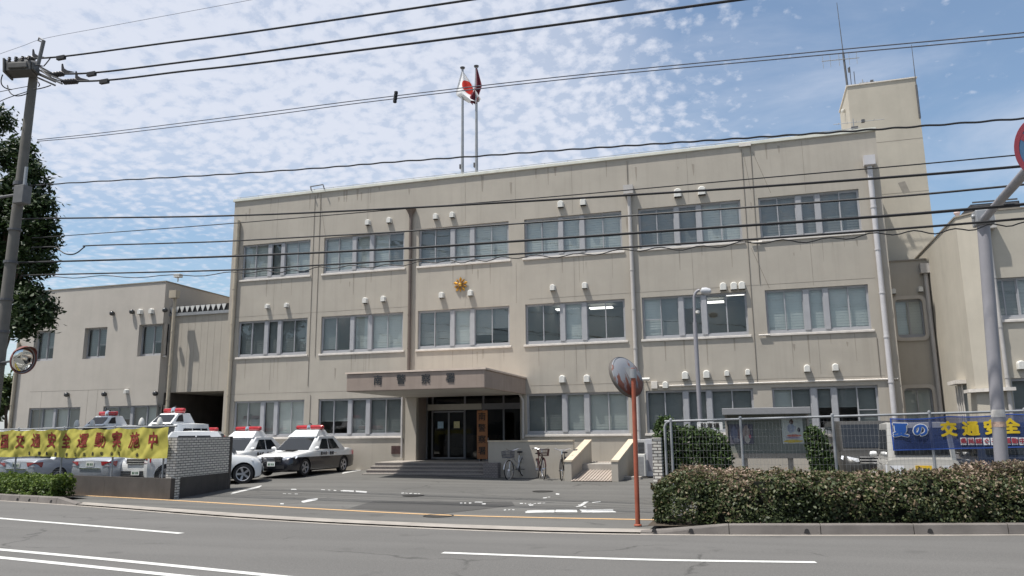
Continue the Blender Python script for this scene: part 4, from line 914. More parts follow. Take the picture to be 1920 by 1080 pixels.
def spool(p, d, s0):                                              # strain insulator + clamp where the conductor leaves the pole
    def f(o):
        q = path([p])[0]; e = path([s0])[0]; ax = (e-q); ln_ = ax.length; ax.normalize()
        m = MB(); prof = [(.02, 0)]; k = max(3, int(ln_/.14))
        for i in range(k): a_ = .05+(ln_-.1)*i/k; b_ = (ln_-.1)/k; prof += [(.04, a_), (.095, a_+b_*.35), (.10, a_+b_*.5), (.045, a_+b_*.9)]
        m.lathe(q, prof+[(.02, ln_)], axis=ax, n=8); m.build('insulator', CERAMIC, o, smooth=True)
        m = MB(); q2 = path([d])[0]; m.box(q2.x-.16, q2.x+.16, q2.y-.05, q2.y+.05, q2.z-.11, q2.z+.02); m.build('clamp', CABLE, o)
        m = MB(); m.prism([q+Vector((-.12, -.02, .02)), q+Vector((.42, -.02, -.02)), q+Vector((.1, -.02, .09)), q+Vector((-.06, -.02, .2)), q+Vector((-.12, -.02, .36)), q+Vector((-.15, -.02, .34))], (0, .04, 0)); m.build('arcing_horn', CABLE, o)
    return f
cable('faint earth wire running from the very top of the utility pole', [(-40, 115), (40, 87), (84, 72), (200, 50), (340, 24), (480, -2), (620, -28)], .008, CABLE_F)
cable('highest of the three thick black power lines', [(62, 110), (130, 104.5), (300, 82), (480, 58.5), (880, 0), (1100, -34)], .030, extra=spool((66, 109.5), (115, 106), (34, 114)))
cable('middle one of the three thick black power lines', [(95, 139), (180, 136), (330, 118), (480, 98.5), (820, 50), (1160, 0), (1400, -36)], .030, extra=spool((121, 137.5), (172, 136.5), (97, 141)))
cable('lowest of the three thick black power lines', [(115, 153), (205, 150), (340, 134), (480, 118.5), (940, 60), (1390, -1), (1600, -30)], .030, extra=spool((147, 152), (196, 150.5), (118, 154)))
def spacer(o):
    m = MB(); a, b = path([(743, 172), (740, 193)]); m.tube([a, b], .03, 6); 
    for t in (.1, .35, .6, .85): q = a.lerp(b, t); m.cyl(q-Vector((0, 0, .03)), q+Vector((0, 0, .03)), .05, n=6)
    m.build('spacer', CABLE, o)
cable('upper strand of the pair of thin grey wires above the flags', [(70, 262), (200, 248), (480, 213), (700, 184.7), (1060, 143), (1500, 100), (1920, 61), (2100, 42)], .012, CABLE_G, extra=spacer)
cable('lower strand of the pair of thin grey wires above the flags', [(70, 265), (200, 253), (480, 219), (700, 190), (1060, 148.6), (1500, 107), (1920, 69), (2100, 50)], .012, CABLE_G)
cable('wavy black twisted cable skimming the roofline of the police station', [(50, 350), (85, 346), (240, 337), (420, 327), (600, 315), (740, 303.5), (900, 292.5), (1060, 281), (1220, 270.5), (1380, 260), (1540, 249.5), (1700, 238.5), (1905, 223), (2100, 207)], .019, wob=.008, k=22)
cable('thick black cable passing just above the top-floor windows', [(40, 411), (95, 409.5), (420, 404.7), (740, 391), (1060, 373), (1380, 353), (1700, 330), (1902, 313), (2100, 295)], .024)
cable('thin black wire rising across the wall to the downpipe head', [(60, 446), (108, 443), (420, 420), (740, 393), (1060, 366.7), (1380, 338), (1700, 310), (1905, 291), (2100, 274)], .012)
cable('black cable with a dip beside the pole and small beads along it', [(60, 464), (100, 463), (110, 468), (122, 475.5), (135, 477), (146, 473), (158, 463.5), (168, 460.5), (300, 456.5), (420, 452.5), (580, 444), (740, 435), (960, 420), (1200, 403), (1440, 386), (1700, 366.7), (1860, 352), (1920, 346), (2100, 330)], .020)
cable('thick black cable crossing the middle of the top-floor windows', [(30, 492.5), (78, 491), (420, 481), (740, 466.7), (960, 452.7), (1440, 420), (1700, 402), (1920, 383), (2100, 367)], .027)
cable('lashed black cable bundle running along the top-floor sills', [(40, 517), (88, 515), (420, 506.7), (600, 497), (800, 486), (960, 476.7), (1200, 462), (1440, 446.7), (1700, 428), (1920, 410), (2100, 395)], .021,
      extra=lambda o: (lambda mm: mm.build('lashing_wire', CABLE, o))(MB().tube([p+Vector((0, 0, -.05+.035*math.sin(i*1.1)+.02*math.sin(i*.37))) for i, p in enumerate(densify(path([(88, 519), (420, 510), (600, 500), (800, 489), (960, 480), (1200, 465), (1440, 450), (1700, 432), (1920, 415), (2100, 400)]), 18))], .012, 5)))
cable('thin black wire from the pole going left below the transformer', [(-60, 225), (0, 190), (50, 172)], .015)
cable('thin black wire from the pole going left above the hedge tree', [(-60, 186), (0, 172), (62, 160)], .012)

# ------------------------------------------------------------------ convex mirrors
def mirror(label, c, nrm, r, pole=None, front=None, back=None, bracket_to=None):
    o = thing('convex_mirror', label, 'mirror', c); n = Vector(nrm).normalized(); c = Vector(c)
    m = MB(); m.lathe(c, [(r*1.0, -.015), (r*1.04, .0), (r*1.04, .05), (r*.98, .055), (r*.97, .03)], axis=n, n=40); m.build('rim', front[1], o, smooth=True)
    m = MB(); prof = [(r*.97*math.sin(a), .028+.10*(math.cos(a)-1)+.03) for a in [i*math.pi/2/8 for i in range(8, -1, -1)]]; m.lathe(c, prof, axis=n, n=40); m.build('mirror_face', front[0], o, smooth=True)
    m = MB(); m.lathe(c, [(r*1.0, -.012), (r*.9, -.05), (r*.5, -.085), (r*.001, -.09)], axis=n, n=40); m.build('back', back, o, smooth=True)
    return o, n, c
MIRROR = mat('mirror_face', (.75, .78, .78), .03, .02, 2, metal=1)
RUST = bpy.data.materials.new('rusted_mirror_back'); RUST.use_nodes = True; nt = RUST.node_tree; b = nt.nodes['Principled BSDF']; b.inputs['Roughness'].default_value = .6; b.inputs['Metallic'].default_value = .2
tc = nd(nt, 'ShaderNodeTexCoord'); mp = nd(nt, 'ShaderNodeMapping'); mp.inputs['Scale'].default_value = (9, 9, 1.6); nt.links.new(tc.outputs['Object'], mp.inputs[0])
n1 = nd(nt, 'ShaderNodeTexNoise', i_Scale=1.2, i_Detail=4.0); nt.links.new(mp.outputs[0], n1.inputs[0]); sp = nd(nt, 'ShaderNodeSeparateXYZ'); nt.links.new(tc.outputs['Object'], sp.inputs[0])
f = mathn(nt, 'ADD', n1.outputs[0], mathn(nt, 'MULTIPLY', sp.outputs[2], -.55))
nt.links.new(mixc(nt, maprange(nt, f, .47, .56, 0, 1), (.22, .23, .25), mixc(nt, n1.outputs[0], (.09, .03, .02), (.20, .075, .05))), b.inputs['Base Color'])
mp0 = atZ(1196, 985.5, .05)
Mp = thing('mirror_pole', 'faded orange steel pole standing at the end of the right hedge kerb', 'pole', mp0)
ptop = atP(1187, 690, (mp0.x, mp0.y), (mp0.x+1, mp0.y-.1))
m = MB(); m.tube([mp0, ptop], [.045, .043], 14); m.build('pole', ORANGE, Mp, smooth=True); m = MB(); m.lathe(mp0, [(.075, 0), (.07, .02), (.055, .03)], n=16); m.build('base_plate', ORANGE, Mp)
mc = atY(1175, 706, mp0.y+.22)
rr_ = .415
vback = -(mc-Vector((0, 0, CZ))).normalized()                  # towards the street side
nb_ = (vback*.47 + (RT*.64 + UP*.40)*.82).normalized()
mo, n_, c_ = mirror('rust-streaked back of a round convex mirror on the orange pole', mc, -nb_, rr_, front=(MIRROR, mat('mirror_rim_dark', (.10, .09, .08), .6, .2, 6)), back=RUST)
m = MB(); br = mc + nb_*.10; at = Vector((ptop.x, ptop.y, br.z)); m.tube([br+Vector((0, 0, .06)), at+Vector((-.0, 0, .05))], .03, 6); m.tube([br+Vector((0, 0, -.05)), at+Vector((0, 0, -.06))], .03, 6)
m.cyl(at+Vector((0, 0, -.09)), at+Vector((0, 0, .09)), .066, n=12); m.box(br.x-.09, br.x+.07, br.y-.05, br.y+.05, br.z-.14, br.z+.13); m.box(br.x-.07, br.x-.02, br.y-.01, br.y+.03, br.z-.36, br.z-.1); m.box(br.x+.02, br.x+.06, br.y-.01, br.y+.03, br.z-.36, br.z-.1); m.build('clamp', STEEL, mo)
c = atY(43, 675, PY-.5)
mo, n_, c_ = mirror('round convex mirror with a red rim and hood fixed to the concrete utility pole', c, (Vector((0, 0, CZ))-c).normalized()*.40+Vector((.92, .2, -.2)), .40, front=(MIRROR, mat('mirror_rim_red', (.17, .06, .05), .5, .15, 6)), back=mat('mirror_back_grey', (.3, .3, .3), .6, .1, 5))
m = MB(); u_ = n_.orthogonal(); w_ = Vector((0, 0, 1)); w_ = (w_-n_*w_.dot(n_)).normalized(); u_ = n_.cross(w_); A = []
for i in range(13):
    t = R(25+130*i/12); A.append((c_+(u_*math.cos(t)+w_*math.sin(t))*.425, (u_*math.cos(t)+w_*math.sin(t))))
m.add([p for p, _ in A]+[p+n_*(.16*math.sin(math.pi*i/12)+.03)+d*.01 for i, (p, d) in enumerate(A)], [(i, i+1, 14+i, 13+i) for i in range(12)]); m.build('hood', mat('mirror_rim_red', (.17, .06, .05)), mo)
q = pt.lerp(base, (pt.z-c.z)/(pt.z-base.z)); m = MB(); m.tube([c_-n_*.09, Vector((q.x, q.y, c.z))], .035, 8); m.cyl((q.x, q.y, c.z-.05), (q.x, q.y, c.z+.05), .215, n=14); m.build('bracket', STEEL_D, mo)

# ------------------------------------------------------------------ right-hand sign pole and overhead sign
sb = atY(1878, 905, 17.25); sb.z = .08; st_ = atY(1842, 398, 17.25)
Sp = thing('sign_pole', 'thick pale grey steel pole with a raised arm rising out of the right hedge', 'pole', sb)
m = MB(); m.tube([sb, st_], [.122, .115], 18); m.lathe(st_, [(.115, 0), (.11, .05), (.0, .07)], n=18); m.build('pole', STEEL_P, Sp, smooth=True)
ae = atY(1957, 284, 11.6)
m = MB(); m.tube([st_+Vector((0, 0, -.16)), ae], .075, 14); m.build('arm', STEEL_P, Sp, smooth=True)
m = MB(); q = st_+Vector((0, -.0, -.14)); m.box(q.x-.17, q.x+.16, q.y-.17, q.y+.16, q.z-.14, q.z+.16); m.cyl(q+Vector((-.22, -.05, .05)), q+Vector((-.16, -.05, .05)), .05, n=8); m.build('clamp', STEEL, Sp, bevel=.02)
m = MB(); q = sb.lerp(st_, .33); m.cyl(q-Vector((0, 0, .09)), q+Vector((0, 0, .05)), .1235, n=18); m.build('sticker', mat('white_sticker', (.55, .53, .5), .6, .12, 12), Sp)
m = MB(); q = sb.lerp(st_, .295); m.cyl(q-Vector((0, 0, .07)), q+Vector((0, 0, .03)), .124, n=18); m.build('orange_sticker', mat('orange_sticker', (.42, .30, .24), .6, .4, 14), Sp)
sc_ = atY(1953, 274, 11.5)
nv = ((Vector((0, 0, CZ))-sc_).normalized()*.42 + Vector((-.90, -.16, -.10))).normalized()
Sg = thing('road_sign', 'round blue no-parking sign with a red rim and slash at the right edge', 'sign', sc_); r = .42
m = MB(); m.lathe(sc_, [(r, -.012), (r, .012), (r*.99, .014), (r*.8, .0145), (r*.8, .012)], axis=nv, n=40); m.lathe(sc_, [(r, -.012), (0.001, -.012)], axis=nv, n=40); m.build('rim', mat('sign_red', (.27, .045, .065), .45, .05, 5), Sg)
m = MB(); m.lathe(sc_, [(r*.8, .010), (.001, .010)], axis=nv, n=40); m.build('blue_field', mat('sign_blue', (.07, .15, .27), .45, .05, 5), Sg)
wv_ = Vector((0, 0, 1)); wv_ = (wv_-nv*wv_.dot(nv)).normalized(); uv_ = wv_.cross(nv); s1 = (-uv_+wv_).normalized(); s2 = nv.cross(s1)
m = MB(); m.quad(sc_+s1*r*.82+s2*.045+nv*.013, sc_+s1*r*.82-s2*.045+nv*.013, sc_-s1*r*.82-s2*.045+nv*.013, sc_-s1*r*.82+s2*.045+nv*.013); m.build('slash', MATS['sign_red'], Sg)

# ------------------------------------------------------------------ street lamp in the yard
lb = atY(1313, 790, 27.2); lt = atY(1307, 600, 27.2)
Sl = thing('street_lamp', 'slim grey street lamp with a curved top in front of the facade', 'street lamp', (lb.x, 27.2, .2))
z1 = atY(1307, 560, 27.2).z
m = MB(); z6 = atY(1309, 604, 27.2).z
m.tube([(lb.x, 27.2, .2), (lb.x, 27.2, z6)], .075, 10); m.tube([(lb.x, 27.2, z6)]+[(lb.x+.02, 27.2, z1)]+[(lb.x+.02+.22*(1-math.cos(t)), 27.2, z1+.30*math.sin(t)) for t in fr(.2, 1.5, 6)], .05, 10); m.build('pole', STEEL_P, Sl, smooth=True)
m = MB(); hx, hz_ = lb.x+.34, z1+.26; m.lathe((hx, 27.2, hz_), [(.0, -.28), (.09, -.25), (.13, -.1), (.11, .05), (.0, .1)], axis=(-1, 0, .12), n=14); m.build('lamp_head', mat('lamp_head_grey', (.45, .46, .48), .35, .1, 5), Sl, smooth=True)
m = MB(); q = atY(1308, 585, 27.1); m.lathe(q, [(0, .06), (.07, .04), (.07, -.04), (0, -.07)], n=10); m.build('photocell', WHITE, Sl, smooth=True)

# ------------------------------------------------------------------ air-conditioner units
def ac(label, x0, x1, y0, y1, z0, z1, dark=False):
    o = thing('air_conditioner', label, 'air conditioner', ((x0+x1)/2, (y0+y1)/2, z0)); m = MB(); m.box(x0, x1, y0, y1, z0, z1); m.build('casing', WHITE if not dark else mat('ac_grey', (.42, .42, .42), .5, .1, 4), o, bevel=.015)
    m = MB()
    n = int((z1-z0-.12)/.045)
    for i in range(n): z = z0+.06+i*.045; m.box(x0+.05, x1-.05, y0-.012, y0-.002, z, z+.028)
    m.build('grille', BLACK if dark else mat('ac_grille', (.3, .3, .3), .5, .1, 4), o); return o
q0, q1 = atY(1189, 885, 27.6), atY(1209, 853, 27.6)
ac('low white outdoor air-conditioner unit behind the orange mirror pole', q0.x, q1.x, 27.6, 27.95, .24, 1.0)
q0, q1 = atY(1194, 850, 28.3), atY(1210, 824, 28.3)
ac('dark slatted outdoor unit standing behind the low white unit', q0.x, q1.x, 28.3, 28.8, .22, q1.z, True)
o = thing('equipment_cabinet', 'tall pale grey cabinet beside the outdoor units near the brick pillar', 'cabinet', (q1.x+.3, 28.2, .2)); m = MB(); m.box(q1.x+.03, q1.x+.38, 28.0, 28.6, .22, q1.z+.02); m.build('body', mat('cabinet_grey', (.45, .45, .47), .5, .08, 3), o, bevel=.012); m = MB(); m.box(q1.x+.1, q1.x+.32, 27.985, 27.998, .4, q1.z-.15); m.build('door', STEEL_P, o)
m = MB(); q = atY(1165, 888, 27.2); m.box(q.x-.15, q.x+.7, 26.9, 27.4, .1, .27); tag(m.build('equipment_plinth', CONC, bevel=.015), 'low concrete plinth at the foot of the ramp beside the outdoor units', 'plinth')

# ------------------------------------------------------------------ bicycles
def bicycle(label, loc, rz, framemat, basket, lean=0):
    o = thing('bicycle', label, 'bicycle', loc, rz, group='bicycles by the ramp wall'); o.rotation_euler = (R(lean), 0, rz)
    def wheel(y):
        m = MB(); Rw = .33; P = [(0, y+Rw*math.cos(t), .345+Rw*math.sin(t)) for t in fr(0, 2*math.pi, 28)[:-1]]; m.tube(P, .02, 6, closed=True); w = m.build('wheel', BLACK, o, local=True, smooth=True)
        m = MB(); P = [(0, y+.305*math.cos(t), .345+.305*math.sin(t)) for t in fr(0, 2*math.pi, 28)[:-1]]; m.tube(P, .009, 4, closed=True)
        for k in range(14): t = math.pi*2*k/14; m.tube([(.02*(-1)**k, y, .345), (0, y+.3*math.cos(t), .345+.3*math.sin(t))], .003, 3)
        m.cyl((-.045, y, .345), (.045, y, .345), .025, n=8); m.build('rim', CHROME, w, local=True)
        m = MB(); P = [(0, y+.37*math.cos(t), .345+.37*math.sin(t)) for t in fr(R(20), R(170), 12)]; m.tube(P, .022, 5); m.build('mudguard', framemat, w, local=True)
    wheel(-.55); wheel(.55)
    m = MB(); bb, st2, hd, hb, ra, fa = (0, .1, .3), (0, .24, .78), (0, -.36, .86), (0, -.40, .68), (0, .55, .345), (0, -.55, .345)
    for a, b, r_ in ((bb, st2, .017), (hb, bb, .02), (hd, hb, .02), (bb, ra, .012), (st2, ra, .011), (hd, fa, .015), ((0, -.37, .8), (0, .18, .5), .016)): m.tube([a, b], r_, 7)
    m.build('frame', framemat, o, local=True, smooth=True)
    m = MB(); m.tube([st2, (0, .26, .86)], .013, 6); m.lathe((0, .3, .88), [(.0, .05), (.07, .045), (.11, .02), (.10, -.01), (0, -.02)], n=10); m.build('saddle', BLACK, o, local=True, smooth=True)
    m = MB(); m.tube([hd, (0, -.34, 1.0)], .013, 6); m.tube([(-.29, -.10, 1.03), (-.25, -.25, 1.06), (-.1, -.36, 1.01), (.1, -.36, 1.01), (.25, -.25, 1.06), (.29, -.10, 1.03)], .012, 6); m.build('handlebar', CHROME, o, local=True)
    m = MB(); m.cyl((-.1, .1, .3), (.1, .1, .3), .02, n=6); m.cyl((.05, .1, .3), (.06, .1, .3), .09, n=14); m.box(.08, .17, .2, .28, .28, .31); m.box(-.17, -.08, -.08, 0, .28, .31); m.build('pedals', STEEL_D, o, local=True)
    if basket:
        m = MB(); x0, x1, y0, y1, z0, z1 = -.19, .19, -.72, -.42, .78, 1.0
        for k in range(9):
            t = k/8
            for yy in (y0, y1): m.tube([(x0*.8+(x1-x0)*.8*t, yy*.98+.01, z0), (x0+(x1-x0)*t, yy, z1)], .006, 4)
            for xx in (x0, x1): m.tube([(xx*.8, y0+(y1-y0)*t, z0), (xx, y0+(y1-y0)*t, z1)], .006, 4)
        for z, s in ((z0, .8), (z0+.1, .9), (z1, 1)): m.tube([(x0*s, y0, z), (x1*s, y0, z), (x1*s, y1, z), (x0*s, y1, z)], .008, 4, closed=True)
        m.quad((x0*.8, y0, z0+.005), (x1*.8, y0, z0+.005), (x1*.8, y1, z0+.005), (x0*.8, y1, z0+.005)); m.build('basket', basket, o, local=True)
    m = MB(); m.tube([(.03, .5, .34), (.16, .62, .02)], .01, 5); m.build('kickstand', CHROME, o, local=True); return o
BK_G = mat('basket_grey', (.12, .12, .13), .5, .1, 6); BK_R = mat('basket_brown', (.05, .022, .02), .6, .2, 6)
p = atY(969, 870, 26.9); bicycle('silver city bicycle with a grey wire basket, nearest the entrance steps', (p.x, 26.9, zg(p.x, 26.9)), R(-12), mat('bike_silver', (.55, .56, .58), .3, .05, 6, metal=.6), BK_G, 4)
p = atY(1013, 870, 26.7); bicycle('brown city bicycle with a dark red basket and its front wheel turned', (p.x, 26.7, zg(p.x, 26.7)), R(27), mat('bike_maroon', (.045, .016, .016), .4, .1, 6), BK_R, -3)
p = G(1056, 893); bicycle('black bicycle half hidden behind the ramp parapet', (atY(1057, 870, 26.75).x, 26.75, zg(-6.28, 26.75)), R(5), BLACK, None, 2)

# ------------------------------------------------------------------ cars
def car_proto(name, label, P, loc, rz, body, group=None, mats=None):
    """front faces local -Y; P: L, W, H, zh (bonnet), zb (belt), wheel radius, cabin y positions (fractions): wb windscreen base, wt windscreen top, rt rear top, rb rear base, zd deck height"""
    L_, W, H, r = P['L'], P['W'], P['H'], P['r']; hw = W/2; y0, y1 = -L_/2, L_/2
    o = thing(name, label, 'car', loc, rz, group)
    zb, zh, zd = P['zb'], P['zh'], P['zd']; cw0, cw1, cr1, cr0 = [y0+f*L_ for f in P['cab']]
    # lower body loft
    st_ = [(y0, .78, .30, zh-.30), (y0+.06, .86, .22, zh-.20), (y0+.22, .95, .18, zh-.09), (y0+.55, .99, .17, zh-.035), (y0+.9, 1, .17, zh), (cw0-.05, 1, .17, zb-.03), (cw0+.25, 1, .17, zb), (0, 1, .17, zb), (cr0-.3, 1, .17, zb+.01), (cr0+.02, 1, .17, zd+.01), (y1-.35, .98, .18, zd), (y1-.12, .95, .22, zd-.03), (y1-.03, .90, .28, zd-.10), (y1, .84, .34, zd-.22)]
    st_ = sorted(st_, key=lambda s: s[0]); ring = []
    vs = []
    for y, s, b, t in st_:
        w = hw*s; h = t-b
        half = [(w*.80, b), (w*.97, b+.05), (w, b+h*.35), (w*1.0, b+h*.62), (w*.975, t-.10), (w*.93, t-.025), (w*.80, t), (0, t+.02)]
        vs += [(x, y, z) for x, z in half]+[(-x, y, z) for x, z in half[:-1][::-1]]
    n = 15; m = MB(); m.add(vs, [(i*n+k, i*n+(k+1) % n, (i+1)*n+(k+1) % n, (i+1)*n+k) for i in range(len(st_)-1) for k in range(n)]+[tuple(range(n-1, -1, -1)), tuple(range((len(st_)-1)*n, len(st_)*n))])
    bo = m.build('body', body, o, local=True, smooth=False)
    wy = (y0+P['ax'][0], y1-P['ax'][1])
    cut = MB()
    for y in wy:
        for s in (-1, 1): cut.cyl((s*(hw-.26), y, r), (s*(hw+.2), y, r), r*1.14, n=24)
    cu = cut.build('cutter', BLACK)
    md = bo.modifiers.new('b', 'BOOLEAN'); md.operation = 'DIFFERENCE'; md.object = cu; md.solver = 'EXACT'
    try: md.material_mode = 'TRANSFER'
    except Exception: pass
    loc_, rot_ = o.location.copy(), o.rotation_euler.copy(); o.location = (0, 0, 0); o.rotation_euler = (0, 0, 0)
    bpy.context.view_layer.update(); me = bpy.data.meshes.new_from_object(bo.evaluated_get(bpy.context.evaluated_depsgraph_get()))
    bo.modifiers.clear(); bo.data = me; me.name = 'body'; bpy.data.objects.remove(cu); o.location = loc_; o.rotation_euler = rot_
    me.polygons.foreach_set('use_smooth', [True]*len(me.polygons)); me.set_sharp_from_angle(angle=R(32))
    # cabin
    wb, wt_ = hw*.93, hw*P.get('tumble', .76); zr = H
    zs = [(zb-.04+(zr-.015-zb+.04)*t, t) for t in (0, .3, .55, .8, .93, 1.0)]
    def ycab(t): return cw0+(cw1-cw0)*t, cr0+(cr1-cr0)*t
    def wcab(t): return wb+(wt_-wb)*(t**1.15)
    vs = []
    for z, t in zs:
        a, b = ycab(t); w = wcab(t); rnd = .10*(1-.3*t)
        vs += [(-w+.08, a, z), (w-.08, a, z), (w, a+rnd*1.6, z), (w, (a+b)/2, z), (w, b-rnd, z), (w-.1, b, z), (-w+.1, b, z), (-w, b-rnd, z), (-w, (a+b)/2, z), (-w, a+rnd*1.6, z)]
    a, b = ycab(1); w = wcab(1)*.88
    vs += [(-w+.06, a+.12, zr), (w-.06, a+.12, zr), (w, a+.24, zr), (w, (a+b)/2, zr+.02), (w, b-.16, zr), (w-.1, b-.08, zr), (-w+.1, b-.08, zr), (-w, b-.16, zr), (-w, (a+b)/2, zr+.02), (-w, a+.24, zr)]
    m = MB(); k = 10; m.add(vs, [(i*k+j, i*k+(j+1) % k, (i+1)*k+(j+1) % k, (i+1)*k+j) for i in range(6) for j in range(k)]+[tuple(range(6*k, 7*k))])
    cab = m.build('cabin', body, o, local=True, smooth=True)
    def P3(t, side, f, off=.006):
        a, b = ycab(t); z = zb-.04+(zr-.015-zb+.04)*t
        return Vector((side*(wcab(t)+off), a+(b-a)*f, z))
    # glass: windscreen, rear, side windows
    t0, t1 = .10, .90
    m = MB()
    def front(t, s, off): a, _ = ycab(t); return Vector((s*(wcab(t)-.10), a-off, zb-.04+(zr-.015-zb+.04)*t))
    def rear(t, s, off): _, b = ycab(t); return Vector((s*(wcab(t)-.13), b+off, zb-.04+(zr-.015-zb+.04)*t))
    m.quad(front(t0, -1, .022), front(t0, 1, .022), front(t1, 1, .022), front(t1, -1, .022)); m.build('windscreen', GLASS_D, cab, local=True)
    m = MB(); m.quad(rear(t0+.08, -1, .022), rear(t0+.08, 1, .022), rear(t1-.02, 1, .022), rear(t1-.02, -1, .022)); m.build('rear_window', GLASS_D, cab, local=True)
    mi = MB()
    ia, ib = ycab(.5); iw = wcab(.5)
    for s in (-1, 1):
        for fa, fb in P['side']:
            m = MB(); lo, hi = .13, .84
            pts = []
            nn = 6
            for i in range(nn+1): f = fa+(fb-fa)*i/nn; pts.append(P3(lo, s, max(.07, min(.96, f+P['skew']*0)), .008))
            for i in range(nn, -1, -1): f = fa+(fb-fa)*i/nn; f = .5+(f-.5)*P.get('shrink', .92); pts.append(P3(hi, s, f, .012))
            m.add(pts, [tuple(range(len(pts)))]); m.build('side_window', GLASS_D, cab, local=True)
    # wheels
    for y in wy:
        for s in (-1, 1):
            m = MB(); x = s*(hw-.02); m.lathe((x, y, r), [(r*.62, -.19), (r*.95, -.18), (r, -.13), (r, -.05), (r*.95, .0), (r*.68, .005)], axis=(s, 0, 0), n=28); w = m.build('wheel', BLACK, o, local=True, smooth=True)
            m = MB(); m.lathe((x, y, r), [(r*.69, .004), (r*.66, -.012), (r*.60, -.05), (.001, -.055)], axis=(s, 0, 0), n=24, mi=1); m.lathe((x, y, r), [(r*.69, .004), (r*.67, .008), (r*.62, .0), (r*.6, -.03)], axis=(s, 0, 0), n=24)
            for kk in range(5):
                t = 2*math.pi*kk/5; d = Vector((0, math.cos(t), math.sin(t))); e = Vector((0, -math.sin(t), math.cos(t)))*r*.09; c = Vector((x, y, r)); ax = Vector((s, 0, 0))
                m.add([c+e*.9-ax*.03, c-e*.9-ax*.03, c+d*r*.62-e*1.3-ax*.008, c+d*r*.62+e*1.3-ax*.008], [(0, 1, 2, 3)])
            m.lathe((x, y, r), [(r*.16, -.05), (r*.15, -.012), (.001, -.008)], axis=(s, 0, 0), n=12)
            m.build('rim', [mat('alloy', (.45, .45, .47), .35, .05, 6, metal=.6), DARK], w, local=True)
    # front: lamps, grille, bumper line, plate; rear lamps
    zf = zh-.17
    for s in (-1, 1):
        m = MB(); xs_ = [hw*.50, hw*.90]; zlo, zhi = zh-.30, zh-.13
        m.add([(s*hw*.48, y0+.035, zlo+.05), (s*hw*.80, y0+.13, zlo+.02), (s*hw*.95, y0+.34, zlo+.12), (s*hw*.92, y0+.40, zhi+.03), (s*hw*.70, y0+.12, zhi), (s*hw*.5, y0+.04, zhi-.04)], [(0, 1, 2, 3, 4, 5)])
        for i, (x, y, z) in enumerate(m.v): m.v[i] = (x*1.035, y-.035, z)
        m.build('headlight', LAMP_CLEAR, o, local=True)
        m = MB(); zt_ = zd-.12; hh = P.get('tl', .16)
        m.add([(s*hw*.52, y1+.008, zt_), (s*hw*.88, y1-.03, zt_), (s*hw*.985, y1-.28, zt_+.02), (s*hw*.985, y1-.25, zt_-hh), (s*hw*.88, y1-.02, zt_-hh), (s*hw*.56, y1+.008, zt_-hh*.8)], [(0, 1, 2, 3, 4, 5)])
        for i, (x, y, z) in enumerate(m.v): m.v[i] = (x*1.02, y+.02, z)
        m.build('tail_light', mats.get('tail', RED_LAMP) if mats else RED_LAMP, o, local=True)
        m = MB(); q = Vector((s*(hw+.08), cw0+.28, zb+.07)); m.lathe(q, [(0, -.10), (.06, -.08), (.075, 0), (.06, .07), (0, .09)], axis=(1, 0, 0), n=10); m.build('wing_mirror', P.get('mirror', CAR_WHITE), o, local=True, smooth=True)
        m = MB(); 
        for yy in (0+.02, .62*P['L']/4.6): m.box(s*(hw+.005), s*(hw+.03), yy-.08, yy+.08, zb-.14, zb-.11)
        m.build('door_handle', P.get('handle', CHROME), o, local=True)
    m = MB(); m.prism([(-hw*.46, y0-.02, zf-.12), (hw*.46, y0-.02, zf-.12), (hw*.50, y0-.012, zf+.03), (-hw*.50, y0-.012, zf+.03)], (0, .06, 0)); gr = m.build('grille', BLACK, o, local=True)
    m = MB()
    for z in (zf-.125, zf-.05, zf+.025): m.box(-hw*.48, hw*.48, y0-.036, y0-.021, z, z+.03)
    m.build('grille_bar', CHROME, gr, local=True)
    m = MB(); m.box(-hw*.62, hw*.62, y0-.012, y0+.05, .30, .42); m.build('air_intake', BLACK, o, local=True)
    pm = P.get('plate', PLATE)
    for y, sg, z in ((y0-.045, -1, .47), (y1+.02, 1, P.get('zplate', .72))):
        m = MB(); m.box(-.165, .165, min(y, y+sg*-.01), max(y, y+sg*-.01), z-.083, z+.083)
        for dx in (-.1, -.04, .04, .1): m.box(dx-.02, dx+.02, y+sg*.002, y+sg*.003, z-.05, z+.025, 1)
        m.build('number_plate', [pm, GREENTXT], o, local=True)
    m = MB(); m.box(-hw*.5, hw*.5, y1+.004, y1+.03, zd-.36, zd-.33); m.build('boot_trim', CHROME, o, local=True)
    return o
SEDAN = dict(L=4.6, W=1.76, H=1.46, zb=.93, zh=.86, zd=.98, r=.32, cab=(.265, .43, .70, .87), ax=(.87, .95), side=((.20, .47), (.50, .80)), skew=0, zplate=.78)
SUV = dict(L=3.75, W=1.78, H=1.80, zb=1.0, zh=.97, zd=1.05, r=.345, cab=(.24, .40, .80, .96), ax=(.58, .75), side=((.16, .44), (.47, .82)), skew=0, zplate=.8, shrink=.9, handle=CAR_WHITE)
KEI = dict(L=3.4, W=1.50, H=1.84, zb=1.0, zh=.95, zd=1.0, r=.28, cab=(.13, .26, .95, .985), ax=(.62, .45), side=((.12, .42), (.45, .72), (.74, .93)), skew=0, tumble=.86, shrink=.97, plate=PLATE_Y, zplate=.80, tl=.34)
VAN = dict(L=4.5, W=1.72, H=1.86, zb=1.08, zh=1.02, zd=1.1, r=.31, cab=(.17, .32, .92, .985), ax=(.85, .72), side=((.14, .40), (.43, .68), (.71, .92)), skew=0, tumble=.84, shrink=.96, mirror=CAR_DARK, zplate=.9)
